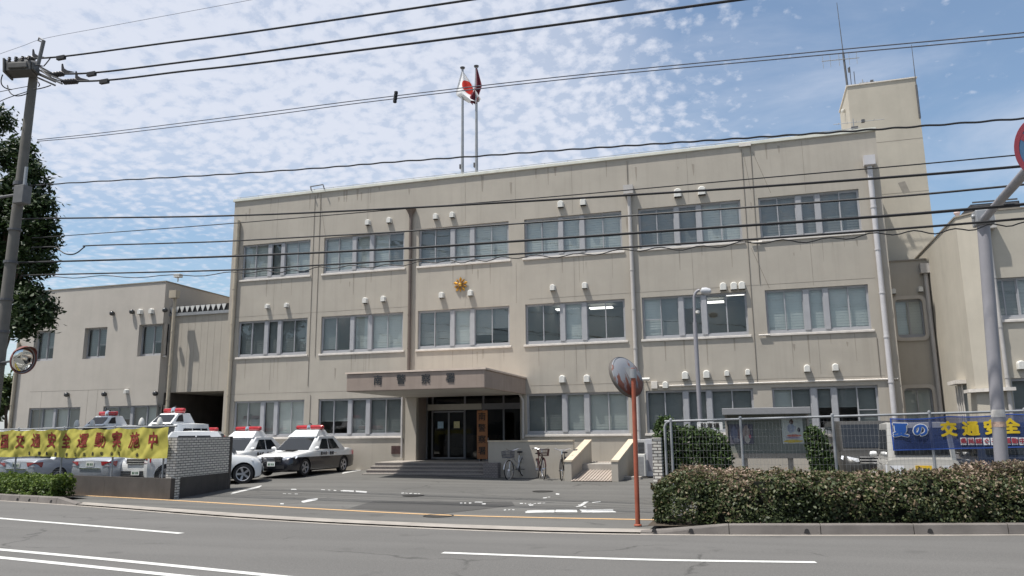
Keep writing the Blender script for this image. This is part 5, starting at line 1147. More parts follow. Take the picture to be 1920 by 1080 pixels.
WAGON = dict(L=3.1, W=1.66, H=2.10, zb=1.15, zh=1.05, zd=1.15, r=.30, cab=(.2, .35, .88, .97), ax=(.7, .6), side=((.15, .42), (.45, .70), (.73, .92)), skew=0, tumble=.82, zplate=.85)

def light_bar(o, y, z, W, box_h, box_l):
    """raised white roof box with the red bar on top"""
    m = MB(); w0, w1 = W*.36, W*.30
    m.add([(-w0, y-box_l*.62, z), (w0, y-box_l*.62, z), (w0, y+box_l*.5, z), (-w0, y+box_l*.5, z), (-w1, y-box_l*.22, z+box_h), (w1, y-box_l*.22, z+box_h), (w1, y+box_l*.30, z+box_h), (-w1, y+box_l*.30, z+box_h)], [(0, 1, 5, 4), (1, 2, 6, 5), (2, 3, 7, 6), (3, 0, 4, 7), (4, 5, 6, 7)])
    rb = m.build('roof_box', CAR_WHITE, o, local=True, bevel=.015)
    m = MB(); zz = z+box_h+.10; m.tube([(-W*.35, y+.02, zz), (-W*.32, y, zz), (-.14, y-.02, zz), (.14, y-.02, zz), (W*.32, y, zz), (W*.35, y+.02, zz)], [.05, .09, .095, .095, .09, .05], 10); lbm = m.build('light_bar', RED_LAMP, o, local=True, smooth=True)
    m = MB(); m.lathe((0, y-.03, zz-.02), [(.11, -.06), (.12, 0), (.10, .1), (.05, .14), (0, .145)], n=12); m.build('beacon', CHROME, lbm, local=True, smooth=True)
    m = MB(); m.lathe((0, y+.02, zz+.1), [(.0, .07), (.05, .05), (.06, 0)], n=10); m.build('speaker_cap', BLACK, lbm, local=True, smooth=True)
    m = MB(); m.box(-W*.28, W*.28, y-.05, y+.05, z+box_h, zz-.08); m.build('bar_foot', STEEL_D, lbm, local=True)
    return rb
def door_text(o, hw, z):
    for s in (-1, 1):
        for ch_, yy in zip('熊本県警察', (-.36, -.20, -.04, .30, .46)):
            M = Matrix.Rotation(R(90*s), 4, 'Z') @ Matrix.Rotation(R(90), 4, 'X'); me = text_mesh(ch_, .14, .004, .002); me.materials.clear(); me.materials.append(INK); me.transform(Matrix.Translation((s*(hw+.008), yy*(-s if s < 0 else 1), z)) @ M); link('lettering', me, o)
A = car_proto('police_car', 'black and white police sedan with a red roof bar parked nearest the entrance steps', SEDAN, (-16.75, 27.35, zg(-16.75, 27)), R(-1), POLICE, 'police sedans parked against the facade')
light_bar(A, .15, 1.44, 1.76, .26, .9); door_text(A, .88, .79)
m = MB(); m.box(-.24, .24, -1.35, -.98, .925, .955); m.build('bonnet_scoop', BLACK, A, local=True)
dup(A, (-19.7, 27.5, zg(-19.35, 27)), R(-1), 'black and white police sedan in the middle, half hidden by the white crossover')
dup(A, (-21.75, 27.45, zg(-21.75, 27)), R(0), 'police sedan farthest from the entrance, mostly hidden behind the white crossover and tiled wall')
th_ = R(32); hd_, rg_ = Vector((math.cos(th_), math.sin(th_), 0)), Vector((math.sin(th_), -math.cos(th_), 0)); q = G(455, 907) - hd_*(SUV['L']/2-SUV['ax'][0]) - rg_*.80
car_proto('crossover_car', 'white crossover car nosing out from behind the tiled wall', SUV, (q.x, q.y, zg(q.x, q.y)), math.pi/2+th_, CAR_WHITE)
PATROL = two_tone('patrol_white', (.72, .73, .73), (.05, .055, .06), .52)
W1 = car_proto('patrol_wagon', 'white patrol wagon with a roof turret and chrome grille behind the banner end', WAGON, (-19.85, 23.35, zg(-19.4, 23)), R(0), PATROL, 'patrol wagons behind the banner')
def turret(o, y, z):
    rb = light_bar(o, y, z, 1.28, .38, 1.15)
    m = MB(); m.quad((-.38, y-.645, z+.07), (.38, y-.645, z+.07), (.34, y-.36, z+.33), (-.34, y-.36, z+.33)); m.build('turret_window', GLASS_D, rb, local=True)
    for s in (-1, 1):
        m = MB(); m.add([(s*.455, y-.45, z+.08), (s*.452, y-.05, z+.08), (s*.40, y-.05, z+.34), (s*.41, y-.25, z+.30)], [(0, 1, 2, 3)]); m.build('turret_side_window', BLACK, rb, local=True)
        m = MB(); m.lathe((s*.38, y-1.15, z), [(.10, -.03), (.10, .06), (.08, .13), (.05, .2), (.0, .22)], n=12); m.build('roof_beacon', WHITE, o, local=True, smooth=True)
turret(W1, .1, 2.09)
dup(W1, (-24.7, 25.3, zg(-25.6, 25)), R(0), 'white patrol wagon with a roof turret showing above the middle of the banner')
Sv = car_proto('silver_sedan', 'silver sedan with its red tail lamps towards the fence, in the middle of the row', dict(SEDAN, mirror=CAR_SILVER, L=4.5), (-21.35, 23.6, zg(-21, 23)), R(180), CAR_SILVER, 'silver sedans behind the banner')
dup(Sv, (-24.1, 23.2, zg(-24, 23)), R(180), 'silver sedan behind the end of the left hedge')
car_proto('white_van', 'white van with a domed roof at the far left behind the banner', dict(VAN, mirror=CAR_WHITE, H=2.0), (-30.2, 25.6, zg(-30, 25)), R(0), CAR_WHITE)
q = atY(1638, 860, 23.0); car_proto('minivan', 'dark minivan facing the hedge beside the blue banner', VAN, (q.x, 25.3, zg(q.x, 24)), R(2), CAR_DARK)
q = atY(1752, 860, 19.6); car_proto('small_wagon', 'white boxy wagon with a yellow number plate behind the blue banner', dict(KEI, plate=PLATE_Y, tl=.30), (q.x-.1, 21.4, zg(q.x, 20)), R(180-4), mat('car_white_shaded', (.46, .45, .42), .35, .04, 2, coat=.3), mats={'tail': LAMP_CLEAR})  # white paint greyed: shade on the rear is put into the colour
q = atY(1905, 860, 19.9); car_proto('dark_wagon', 'dark boxy wagon at the right edge behind the blue banner', dict(KEI, mirror=CAR_DARK), (q.x+.05, 21.8, zg(q.x, 20)), R(180), mat('car_navy', (.03, .04, .07), .28, .1, 2, metal=.2, coat=.7))

# ------------------------------------------------------------------ left fence, banner, walls
wy0, wy1 = G(150, 928.5), G(318, 937)
wl = wy0 + (wy0-wy1)*4.2
def wl_pt(t): return wy1.lerp(wl, t)
ht = atP(315, 897, (wy0.x, wy0.y), (wy1.x, wy1.y)).z
dW = (wl-wy1).normalized(); nW = Vector((-dW.y, dW.x, 0)); nW = nW if nW.y > 0 else -nW
Lw = thing('low_wall', 'low dark stained concrete wall below the banner fence', 'wall', wy1)
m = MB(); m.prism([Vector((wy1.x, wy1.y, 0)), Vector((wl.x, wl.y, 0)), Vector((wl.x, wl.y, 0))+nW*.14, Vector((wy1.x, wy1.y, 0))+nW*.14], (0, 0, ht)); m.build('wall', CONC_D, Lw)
m = MB()
for px in (195,): q = atP(px, 910, (wy0.x, wy0.y), (wy1.x, wy1.y)); m.prism([q+dW*.01-nW*.004-Vector((0, 0, q.z-.02)), q-dW*.01-nW*.004-Vector((0, 0, q.z-.02)), q-dW*.01+nW*.01-Vector((0, 0, q.z-.02)), q+dW*.01+nW*.01-Vector((0, 0, q.z-.02))], (0, 0, ht-.05))
m.build('wall_joint', mat('dark_joint', (.10, .09, .08), .9, .2, 4), Lw)
Lf = thing('mesh_fence', 'grey wire mesh fence on the low wall, hung with the yellow banner', 'fence', wy1+Vector((0, 0, ht)))
fa, fb = wy1+nW*.07, wl+nW*.07; zr0 = atP(318, 799, (fa.x, fa.y), (fb.x, fb.y)).z; zr1 = zr0+.02
def fence(o, a, b, z0, za, zb_, posts, vs_=.06, hs=.12, wire=.0035, postm=STEEL, wirem=STEEL, postr=.03):
    a, b = Vector((a.x, a.y, 0)), Vector((b.x, b.y, 0)); Ln = (b-a).length; d = (b-a)/Ln; zt_ = lambda t: za+(zb_-za)*t
    m = MB(); m.tube([a+Vector((0, 0, za)), b+Vector((0, 0, zb_))], postr*.85, 8); m.build('top_rail', postm, o, smooth=True)
    for t in posts:
        m = MB(); p = a.lerp(b, t); m.cyl(p+Vector((0, 0, z0)), p+Vector((0, 0, zt_(t)+.02)), postr, n=10); m.lathe(p+Vector((0, 0, zt_(t)+.02)), [(postr*1.2, 0), (postr*1.1, .03), (0, .05)], n=10); m.build('post', postm, o, smooth=True)
    m = MB(); k = int(Ln/vs_)
    for i in range(k+1): p = a.lerp(b, i/k); m.tube([p+Vector((0, 0, z0+.04)), p+Vector((0, 0, zt_(i/k)))], wire, 3)
    z = z0+.05
    while z < min(za, zb_)-.02:
        m.tube([a+Vector((0, 0, z)), b+Vector((0, 0, z))], wire*1.1, 3); z += hs
    m.build('wire_mesh', wirem, o)
Lfl = (fb-fa).length
fence(Lf, fa, fb, ht, zr0, zr1, [.022, .13, .25, .37, .49, .61, .73, .85], vs_=.055, hs=.055, wire=.0013, postr=.026, wirem=STEEL_W)

def bannerise(mb_or_me, o, d, up, fn):
    pass
a2 = (fa.x, fa.y); b2 = (fb.x, fb.y); off = -nW*.16
off = -nW*.09; a2 = (fa.x+off.x, fa.y+off.y); b2 = (fb.x+off.x, fb.y+off.y); BA0 = atP(319, 800, a2, b2); BA1 = atP(318, 857, a2, b2); zt0, zb0_ = BA0.z+.0, BA1.z-.03
bl0 = (fa-BA0); bstart = Vector((BA0.x, BA0.y, 0))
BAN_L = (Vector((atP(-60, 820, a2, b2).x, atP(-60, 820, a2, b2).y, 0))-bstart).dot(-(-dW)); BAN_H = zt0-zb0_
bd = -( -dW)                                                    # runs left from the wall end
def wrinkle(u, v):                                              # u metres from the right end, v 0..1 from top
    q1 = _noise.noise(Vector((u*1.3+v*1.6, v*.5-u*.2, 3.1))); q2 = _noise.noise(Vector((u*2.6-v*2.2, u*.5+v*1.2, 7.7))); q3 = _noise.noise(Vector((u*6+v*5, v*2, 1.3)))
    w = .05+.06*q1+.06*(abs(q2)-.25)+.010*q3+.02*math.sin(u*2.2+5)*v
    sag = .05*abs(math.sin(u*math.pi/1.15))*(1-v)
    return w, sag
Bn = thing('banner', 'yellow cloth banner with red lettering tied along the left fence', 'banner', bstart+Vector((0, 0, zb0_)))
m = MB(); nu, nv_ = 240, 18; vs = []
def bpt(u, v, lift=0):
    w, sag = wrinkle(u, v); p = bstart + bd*u - nW*(w+lift); p.z = zt0-BAN_H*v-sag - (.02*math.sin(u*1.7))*v; return p
for i in range(nu+1):
    for j in range(nv_+1): vs.append(bpt(BAN_L*i/nu, j/nv_))
m.add(vs, [(i*(nv_+1)+j, i*(nv_+1)+j+1, (i+1)*(nv_+1)+j+1, (i+1)*(nv_+1)+j) for i in range(nu) for j in range(nv_)])
m.build('cloth', mat('yellow_cloth', (.40, .36, .07), .85, .12, 3), Bn, smooth=True)
def banner_text(body, size, u, v, m_, bold, lift=.012, fn=None, root=None, sx=1.0):
    me = text_mesh(body, size, bold, 0); me.materials.clear(); me.materials.append(m_)
    bm = bmesh.new(); bm.from_mesh(me); bmesh.ops.triangulate(bm, faces=bm.faces[:])
    k = 10
    for i in range(-k, k+1):
        for ax in (0, 1):
            no = Vector((1, 0, 0)) if ax == 0 else Vector((0, 1, 0)); co = no*size*.55*i/k
            bmesh.ops.bisect_plane(bm, geom=bm.verts[:]+bm.edges[:]+bm.faces[:], plane_co=co, plane_no=no)
    r_ = root.location
    for vtx in bm.verts: vtx.co = (fn or bpt)(u-vtx.co.x*sx, v-vtx.co.y/BAN_H, lift+vtx.co.z)-r_
    bm.to_mesh(me); bm.free(); return link('lettering', me, root)
RED_INK = mat('red_lettering', (.18, .022, .015), .85, .15, 5)
def u_of(px): 
    q = atP(px, 820, a2, b2); return (Vector((q.x, q.y, 0))-bstart).dot(bd)
for ch_, px in zip('国交通安全運動実施中', (13, 43, 71, 100, 129, 160, 190.5, 222.5, 256, 290.5)):
    banner_text(ch_, .50, u_of(px), .43, RED_INK, .010 if ch_ in '運動通施' else .016, root=Bn)
for ch_, px in zip('南警察署・南交通安全協会', (61, 80, 94, 109, 122, 135, 152, 168, 182, 198, 213, 230)):
    pass
for ch_, px in zip('南警察署地区交通安全協会', (61, 80, 94, 109, 133, 149, 166, 181, 196.5, 213, 228, 263)):
    banner_text(ch_, .12, u_of(px), .89, INK, .004, root=Bn)
# tiled wall end
tw0 = G(325, 936); tw1 = G(431, 916)
TwX, TwY = tw0.x, tw0.y
zt_w = atP(330, 820, (TwX, TwY), (TwX+1, TwY)).z
Tw = thing('tiled_wall', 'waist-high wall of small white tiles on a dark base beside the driveway', 'wall', (TwX, TwY, 0))
dT = (Vector((tw1.x, tw1.y, 0))-Vector((TwX, TwY, 0))); LT = dT.length; dT.normalize(); nT = Vector((dT.y, -dT.x, 0)); nT = nT if nT.x > 0 else -nT
def wbox(m, a, b, t0, t1, z0, z1, mi=0):                      # a,b along wall, t across (towards +nT)
    o0 = Vector((TwX, TwY, 0)); P = [o0+dT*a+nT*t0, o0+dT*b+nT*t0, o0+dT*b+nT*t1, o0+dT*a+nT*t1]; m.prism([p+Vector((0, 0, z0)) for p in P], (0, 0, z1-z0), mi)
m = MB(); wbox(m, 0.002, LT-.16, -.28, -.0, .62, zt_w); wbox(m, -.0, .26, -.30, .012, .03, .618); m.build('tiling', BRICK, Tw)
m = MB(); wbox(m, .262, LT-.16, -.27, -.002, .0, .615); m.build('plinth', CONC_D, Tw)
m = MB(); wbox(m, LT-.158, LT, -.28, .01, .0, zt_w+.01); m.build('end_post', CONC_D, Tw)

# ------------------------------------------------------------------ right fence, pillar, blue banner
FYR = 18.1
ra, rb_ = atY(1246, 790, FYR), atY(1990, 768.5, FYR)
Rf = thing('mesh_fence', 'grey wire mesh fence behind the right hedge, hung with the blue banner', 'fence', (ra.x, FYR, .1))
Lr = (rb_-ra).length; tpos = [(atY(px, 800, FYR).x-ra.x)/(rb_.x-ra.x) for px in (1258, 1389, 1562, 1745, 1925)]
fence(Rf, ra, rb_, .08, ra.z, rb_.z, tpos, vs_=.075, hs=.15, wire=.0019, postr=.030, wirem=STEEL_W)
m = MB(); m.tube([ra+Vector((0, 0, -ra.z+.1)), ra+Vector((0, 0, -.12)), ra+Vector((.04, 0, -.03)), ra+Vector((.12, 0, 0))], .03, 8); m.build('end_hoop', STEEL, Rf, smooth=True)
pz = atY(1232, 823, 18.6)
Pl = thing('tiled_pillar', 'short white tiled pillar at the left end of the right fence', 'pillar', (pz.x, 18.6, .1))
m = MB(); xa, xb = atY(1223, 850, 18.6).x, atY(1240, 850, 18.6).x; m.box(xa, xb, 18.6, 19.4, .05, pz.z); m.build('shaft', BRICK, Pl); 
m = MB(); m.box(xa-.0, xb+.0, 18.59, 19.41, pz.z+.001, pz.z+.03); m.build('cap', SILL, Pl)
# blue see-through banner
Bb = thing('banner', 'blue see-through mesh banner with yellow lettering tied along the right fence', 'banner', (atY(1668, 812, FYR).x, FYR-.06, 1.2))
q0, q1 = atY(1668, 784, FYR-.06), atY(1668, 845, FYR-.06); e0 = atY(2030, 770, FYR-.06); e1 = atY(2030, 836, FYR-.06)
def rpt(u, v, lift=0):                                          # u metres from the left end
    t = u/(e0.x-q0.x); zt_ = q0.z+(e0.z-q0.z)*t; zb_ = q1.z+(e1.z-q1.z)*t
    w = .02*math.sin(u*2.6+v*2)+.012*math.sin(u*6-v*4); sag = .03*abs(math.sin(u*math.pi/1.1))*(1-v)
    return Vector((q0.x+u, FYR-.065-w-lift, zt_+(zb_-zt_)*v-sag))
UL = e0.x-q0.x; nu, nv_ = 90, 12; m = MB()
m.add([rpt(UL*i/nu, j/nv_) for i in range(nu+1) for j in range(nv_+1)], [(i*(nv_+1)+j, i*(nv_+1)+j+1, (i+1)*(nv_+1)+j+1, (i+1)*(nv_+1)+j) for i in range(nu) for j in range(nv_)])
m.build('cloth', mat('blue_mesh_cloth', (.018, .042, .15), .85, .1, 3, alpha=.68), Bb, smooth=True)
m = MB()
for v0, v1 in ((0, .035), (.965, 1)):
    m.add([rpt(UL*i/nu, v, .008) for i in range(nu+1) for v in (v0, v1)], [(2*i, 2*i+1, 2*i+3, 2*i+2) for i in range(nu)])
for u0 in (0, UL-.03): m.add([rpt(u0, i/8, .009) for i in range(9)]+[rpt(u0+.03, i/8, .009) for i in range(9)], [(i, i+1, 10+i, 9+i) for i in range(8)])
m.build('hem', mat('blue_hem', (.03, .08, .32), .7, .1, 4), Bb)
BAN_H_R = q0.z-q1.z
def rtext(body, size, px, py, m_, bold, lift):
    q = atY(px, py, FYR-.06); u = q.x-q0.x; t = u/UL; ztt = q0.z+(e0.z-q0.z)*t; zbb = q1.z+(e1.z-q1.z)*t; v = (ztt-q.z)/(ztt-zbb)
    me = text_mesh(body, size, bold, 0); me.materials.clear(); me.materials.append(m_); bm = bmesh.new(); bm.from_mesh(me); bmesh.ops.triangulate(bm, faces=bm.faces[:])
    for i in range(-6, 7):
        bmesh.ops.bisect_plane(bm, geom=bm.verts[:]+bm.edges[:]+bm.faces[:], plane_co=Vector((size*.55*i/6, 0, 0)), plane_no=Vector((1, 0, 0)))
    for vtx in bm.verts: vtx.co = rpt(u+vtx.co.x, v-vtx.co.y/(ztt-zbb), lift+vtx.co.z)-Bb.location
    bm.to_mesh(me); bm.free(); link('lettering', me, Bb)
YEL = mat('yellow_lettering', (.58, .42, .02), .8, .08, 4); WHT = mat('white_lettering', (.65, .66, .68), .8, .05, 4); BLU = mat('blue_lettering', (.02, .09, .34), .8, .05, 4); CRM = mat('crimson_lettering', (.28, .04, .06), .8, .05, 4)
rtext('夏', .30, 1688, 807, WHT, .026, .012); rtext('夏', .30, 1688, 807, BLU, .010, .018)
rtext('の', .30, 1725, 806, WHT, .030, .012); rtext('の', .30, 1725, 806, BLU, .012, .018)
for ch_, px, py in (('交', 1779, 806), ('通', 1820, 804), ('安', 1860, 801.5), ('全', 1895, 801)): rtext(ch_, .31, px, py, YEL, .016, .012)
for ch_, px in zip('県民総ぐるみ運動中', (1807, 1821, 1835, 1849, 1863, 1875, 1888, 1902, 1916)):
    q = atY(px, 827, FYR-.06); u = q.x-q0.x; t = u/UL; ztt = q0.z+(e0.z-q0.z)*t; zbb = q1.z+(e1.z-q1.z)*t; v = (ztt-q.z)/(ztt-zbb); h = .075/(ztt-zbb); m = MB()
    m.add([rpt(u-.056, v-h, .012), rpt(u+.056, v-h, .012), rpt(u+.056, v+h, .012), rpt(u-.056, v+h, .012)], [(0, 1, 2, 3)]); m.build('letter_tile', WHT, Bb); rtext(ch_, .115, px, 827, CRM, .005, .02)
m = MB(); qk = atY(1735, 830, FYR-.06)                           # little figure printed below the big letters
# notice board behind the fence
NY = 20.2
nb0, nb1 = atY(1357, 776, NY), atY(1512, 770, NY)
Nb = thing('notice_board', 'grey roofed notice board with two posters behind the right fence', 'notice board', ((nb0.x+nb1.x)/2, NY, .1))
zr_ = (nb0.z+nb1.z)/2
m = MB(); m.box(nb0.x-.02, nb1.x+.06, NY-.55, NY+.25, zr_-.06, zr_+.10); m.build('roof', mat('grey_sheet_roof', (.25, .25, .255), .55, .08, 3), Nb, bevel=.01)
pz0 = atY(1440, 850, NY).z; m = MB(); m.box(nb0.x+.06, nb1.x-.0, NY, NY+.08, pz0, zr_-.062); m.build('panel', mat('board_grey_green', (.19, .205, .18), .6, .06, 2), Nb)
m = MB(); x0, x1 = nb0.x+.02, nb1.x+.04; m.box(x0, x1, NY-.06, NY+.1, pz0-.12, pz0-.002); m.box(x0, x0+.05, NY-.05, NY-.002, pz0, zr_-.065); m.box(x1-.05, x1, NY-.05, NY-.002, pz0, zr_-.065); m.build('frame', mat('board_frame', (.33, .30, .26), .6, .08, 4), Nb)
for px in (1397, 1482): 
    m = MB(); q = atY(px, 860, NY); m.box(q.x-.06, q.x+.06, NY-.02, NY+.10, .05, pz0-.122); m.build('leg', MATS['board_frame'], Nb)
def poster(px0, px1, py0, py1, base, blobs):
    a, b = atY(px0, py1, NY-.01), atY(px1, py0, NY-.01); m = MB(); m.box(a.x, b.x, NY-.012, NY-.002, a.z, b.z); po = m.build('poster', mat('poster_paper_%d' % px0, base, .6, .1, 6), Nb); w, h = b.x-a.x, b.z-a.z
    for i, (x, y, rx, ry, c) in enumerate(blobs):
        m = MB(); k = 14; m.add([(a.x+w*x+w*rx*math.cos(2*math.pi*j/k)*(1+.18*math.sin(j*2.7)), NY-.0135-.0008*i, a.z+h*y+h*ry*math.sin(2*math.pi*j/k)*(1+.15*math.cos(j*1.9))) for j in range(k)], [tuple(range(k))]); m.build('print', mat('poster_ink_%d_%d' % (px0, i), c, .6, .2, 14), po)
poster(1368, 1411, 795, 833, (.10, .10, .13), [(.22, .55, .14, .35, (.16, .17, .24)), (.5, .5, .12, .4, (.2, .14, .15)), (.72, .55, .15, .38, (.32, .26, .24)), (.75, .25, .12, .2, (.42, .40, .36)), (.3, .2, .14, .12, (.28, .27, .3)), (.86, .38, .05, .09, (.45, .12, .16))])
poster(1468, 1504, 785, 832, (.50, .53, .50), [(.45, .62, .22, .18, (.30, .34, .42)), (.47, .88, .1, .1, (.10, .06, .05)), (.8, .55, .07, .1, (.03, .03, .05)), (.55, .32, .36, .05, (.50, .16, .12)), (.5, .24, .34, .035, (.3, .25, .35)), (.5, .1, .46, .06, (.55, .42, .08))])
sg = thing('parking_sign', 'small white sign with dark characters above the bush behind the right fence', 'sign', (atY(1329, 802, 21).x, 21, .1))
q = atY(1331, 799, 21); m = MB(); m.box(q.x-.32, q.x+.32, 20.985, 21.0, q.z-.10, q.z+.10); m.build('board', mat('sign_board_white', (.75, .75, .73), .5, .03, 4), sg); lettering('駐車場', .16, INK, sg, (q.x, 20.978, q.z), .004, .001)
m = MB(); m.cyl((q.x, 21.03, .1), (q.x, 21.03, q.z+.1), .03, n=8); m.build('post', STEEL, sg)

# ------------------------------------------------------------------ foliage
nrs = np.random.default_rng(11)
def leaves(name, mat_, centers, nrm, size, parent=None, rnd=None, aspect=1.9, loc=None, jitter=.8):
    """centers: (n,3) array; one folded diamond-shaped leaf per point"""
    n = len(centers); c = centers.astype(np.float64)
    d = nrm + nrs.normal(0, jitter, (n, 3)); d /= np.linalg.norm(d, axis=1)[:, None]+1e-9
    t = nrs.normal(0, 1, (n, 3)); t -= d*(t*d).sum(1)[:, None]; t /= np.linalg.norm(t, axis=1)[:, None]+1e-9; b = np.cross(d, t)
    s = size*nrs.uniform(.6, 1.35, n)[:, None]; L_ = s*aspect*.5; W_ = s*.5
    v = np.stack([c-t*L_, c+b*W_-t*L_*.15-d*W_*.25, c+t*L_, c-b*W_-t*L_*.15-d*W_*.25], 1).reshape(-1, 3)
    off = np.array(loc if loc is not None else (0, 0, 0)); v = v-off
    me = bpy.data.meshes.new(name); me.vertices.add(4*n); me.vertices.foreach_set('co', v.ravel().astype(np.float32))
    me.loops.add(4*n); me.loops.foreach_set('vertex_index', np.arange(4*n, dtype=np.int32)); me.polygons.add(n); me.polygons.foreach_set('loop_start', np.arange(0, 4*n, 4, dtype=np.int32)); me.polygons.foreach_set('loop_total', np.full(n, 4, dtype=np.int32))
    a = me.attributes.new('rnd', 'FLOAT', 'FACE'); a.data.foreach_set('value', (rnd if rnd is not None else nrs.uniform(0, 1, n)).astype(np.float32))
    me.materials.append(mat_); me.update(calc_edges=True); me.validate(); return link(name, me, parent)
def noise3(p, f, seed):
    r_ = np.random.default_rng(seed); o = np.zeros(len(p))
    for k in range(6):
        w = r_.normal(0, 1, 3); w /= np.linalg.norm(w); o += np.sin((p@w)*f*(1+.35*k)+r_.uniform(0, 6.28))
    return o/6
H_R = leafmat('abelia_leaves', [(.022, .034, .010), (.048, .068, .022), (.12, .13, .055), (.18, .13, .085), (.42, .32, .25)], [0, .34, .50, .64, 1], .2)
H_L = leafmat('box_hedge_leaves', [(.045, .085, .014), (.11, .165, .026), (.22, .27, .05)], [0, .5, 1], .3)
T_M = leafmat('broad_tree_leaves', [(.016, .032, .010), (.030, .055, .016), (.06, .09, .03)], [0, .6, 1], .22)
B_M = leafmat('shrub_leaves', [(.02, .042, .012), (.05, .085, .022), (.11, .16, .05)], [0, .55, 1], .25)
HCORE = mat('hedge_dark_core', (.012, .014, .008), .95, .3, 8)
def hedge(name, label, xs_range, yf, depth, z0, h, n, m_, size, endl=True, endr=False, redtop=True):
    x0, x1 = xs_range; loc = ((x0+x1)/2, yf((x0+x1)/2)+depth/2, z0); o = thing(name, label, 'hedge', loc)
    # dark core added to stop light passing and stand for inner shade
    m = MB(); xs = fr(x0+(.75 if endl else .28), x1-.28, 30)
    for a, b in zip(xs, xs[1:]): m.add([(a, yf(a)+.22, z0), (b, yf(b)+.22, z0), (b, yf(b)+.26, z0+h-.18), (a, yf(a)+.26, z0+h-.18), (a, yf(a)+depth-.2, z0), (b, yf(b)+depth-.2, z0), (b, yf(b)+depth-.25, z0+h-.18), (a, yf(a)+depth-.25, z0+h-.18)], [(0, 1, 2, 3), (3, 2, 6, 7), (5, 4, 7, 6)])
    m.build('dark_core', HCORE, o)
    # leaf shell: top, front, end
    L_ = x1-x0; A = [('t', L_*depth), ('f', L_*h), ('b', L_*h*.35), ('e', depth*h)]; tot = sum(a for _, a in A); C_, N_ = [], []
    for k, a in A:
        q = int(n*a/tot); u = nrs.uniform(0, 1, q); v = nrs.uniform(0, 1, q); x = x0+L_*u
        if k == 't': P = np.stack([x, depth*v, np.full(q, h)], 1); nn = (0, 0, 1)
        elif k == 'f': P = np.stack([x, np.zeros(q), .04+v*h], 1); nn = (0, -1, .45)
        elif k == 'b': P = np.stack([x, np.full(q, depth), v*h], 1); nn = (0, 1, .3)
        else: P = np.stack([np.full(q, x0 if endl else x1), depth*u, .04+v*h], 1); nn = (-1 if endl else 1, 0, .4)
        C_.append(P); N_.append(np.tile(nn, (q, 1)))
    P = np.concatenate(C_); Nn = np.concatenate(N_).astype(float)
    lump = noise3(P, 2.1, 3)*.17+noise3(P, 6.5, 5)*.11+noise3(P, 15, 9)*.05
    # rounded shoulders
    ctr = np.stack([np.clip(P[:, 0], x0+.4, x1-.4), np.full(len(P), depth/2), np.full(len(P), h*.45)], 1); dirv = P-ctr
    ed = np.abs(dirv[:, 1])/(depth/2); tp = np.clip((P[:, 2]-h*.45)/(h*.55), 0, 1); rd = np.clip(ed, 0, 1)**3*tp**3*.16
    P = P + Nn/np.linalg.norm(Nn, axis=1)[:, None]*(lump-nrs.uniform(0, .16, len(P)))[:, None]
    P[:, 2] -= rd; P[:, 1] += np.sign(-dirv[:, 1])*rd*.8
    gap = noise3(P, 5.0, 31)*.6+noise3(P, 11.0, 33)*.5
    kp = (gap > -.40) | (P[:, 2] > h*.86)
    if endl:
        tt = np.clip((P[:, 0]-x0)/.75, 0, 1); P[:, 2] *= 1-.30*(1-tt)**2; P[:, 1] = depth/2+(P[:, 1]-depth/2)*(1-.45*(1-tt)**2)
    P, Nn, lump = P[kp], Nn[kp], lump[kp]
    yy = np.array([yf(x) for x in P[:, 0]]); P[:, 1] += yy; P[:, 2] = np.maximum(P[:, 2]+z0, z0+.02)
    rnd = np.clip(nrs.normal(.40, .19, len(P))+lump*1.1+(np.clip((P[:, 2]-z0)/h, 0, 1)-.62)*(.42 if redtop else .2)+noise3(P, 1.3, 21)*.30+noise3(P, 3.3, 22)*.10, 0, 1)  # reddish tips high up; lower and hollow leaves darkened, shade in their colour
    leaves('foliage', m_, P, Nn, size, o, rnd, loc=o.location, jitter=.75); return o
hx0 = atZ(1222, 985, .15).x
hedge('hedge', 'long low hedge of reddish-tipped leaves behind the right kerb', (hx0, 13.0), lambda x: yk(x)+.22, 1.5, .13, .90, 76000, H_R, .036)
hxr = atZ(112, 930, .15).x
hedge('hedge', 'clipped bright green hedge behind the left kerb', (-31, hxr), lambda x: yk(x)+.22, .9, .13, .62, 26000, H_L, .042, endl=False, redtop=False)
mb = MB()
strip('planting_bed', SOIL, lambda x: yk(x)+.19, lambda x: yk(x)+1.9, fr(hx0-.1, 16, 60), .12, .12); strip('planting_bed', SOIL, lambda x: yk(x)+.19, lambda x: yk(x)+1.3, fr(-34, hxr+.25, 50), .12, .12)
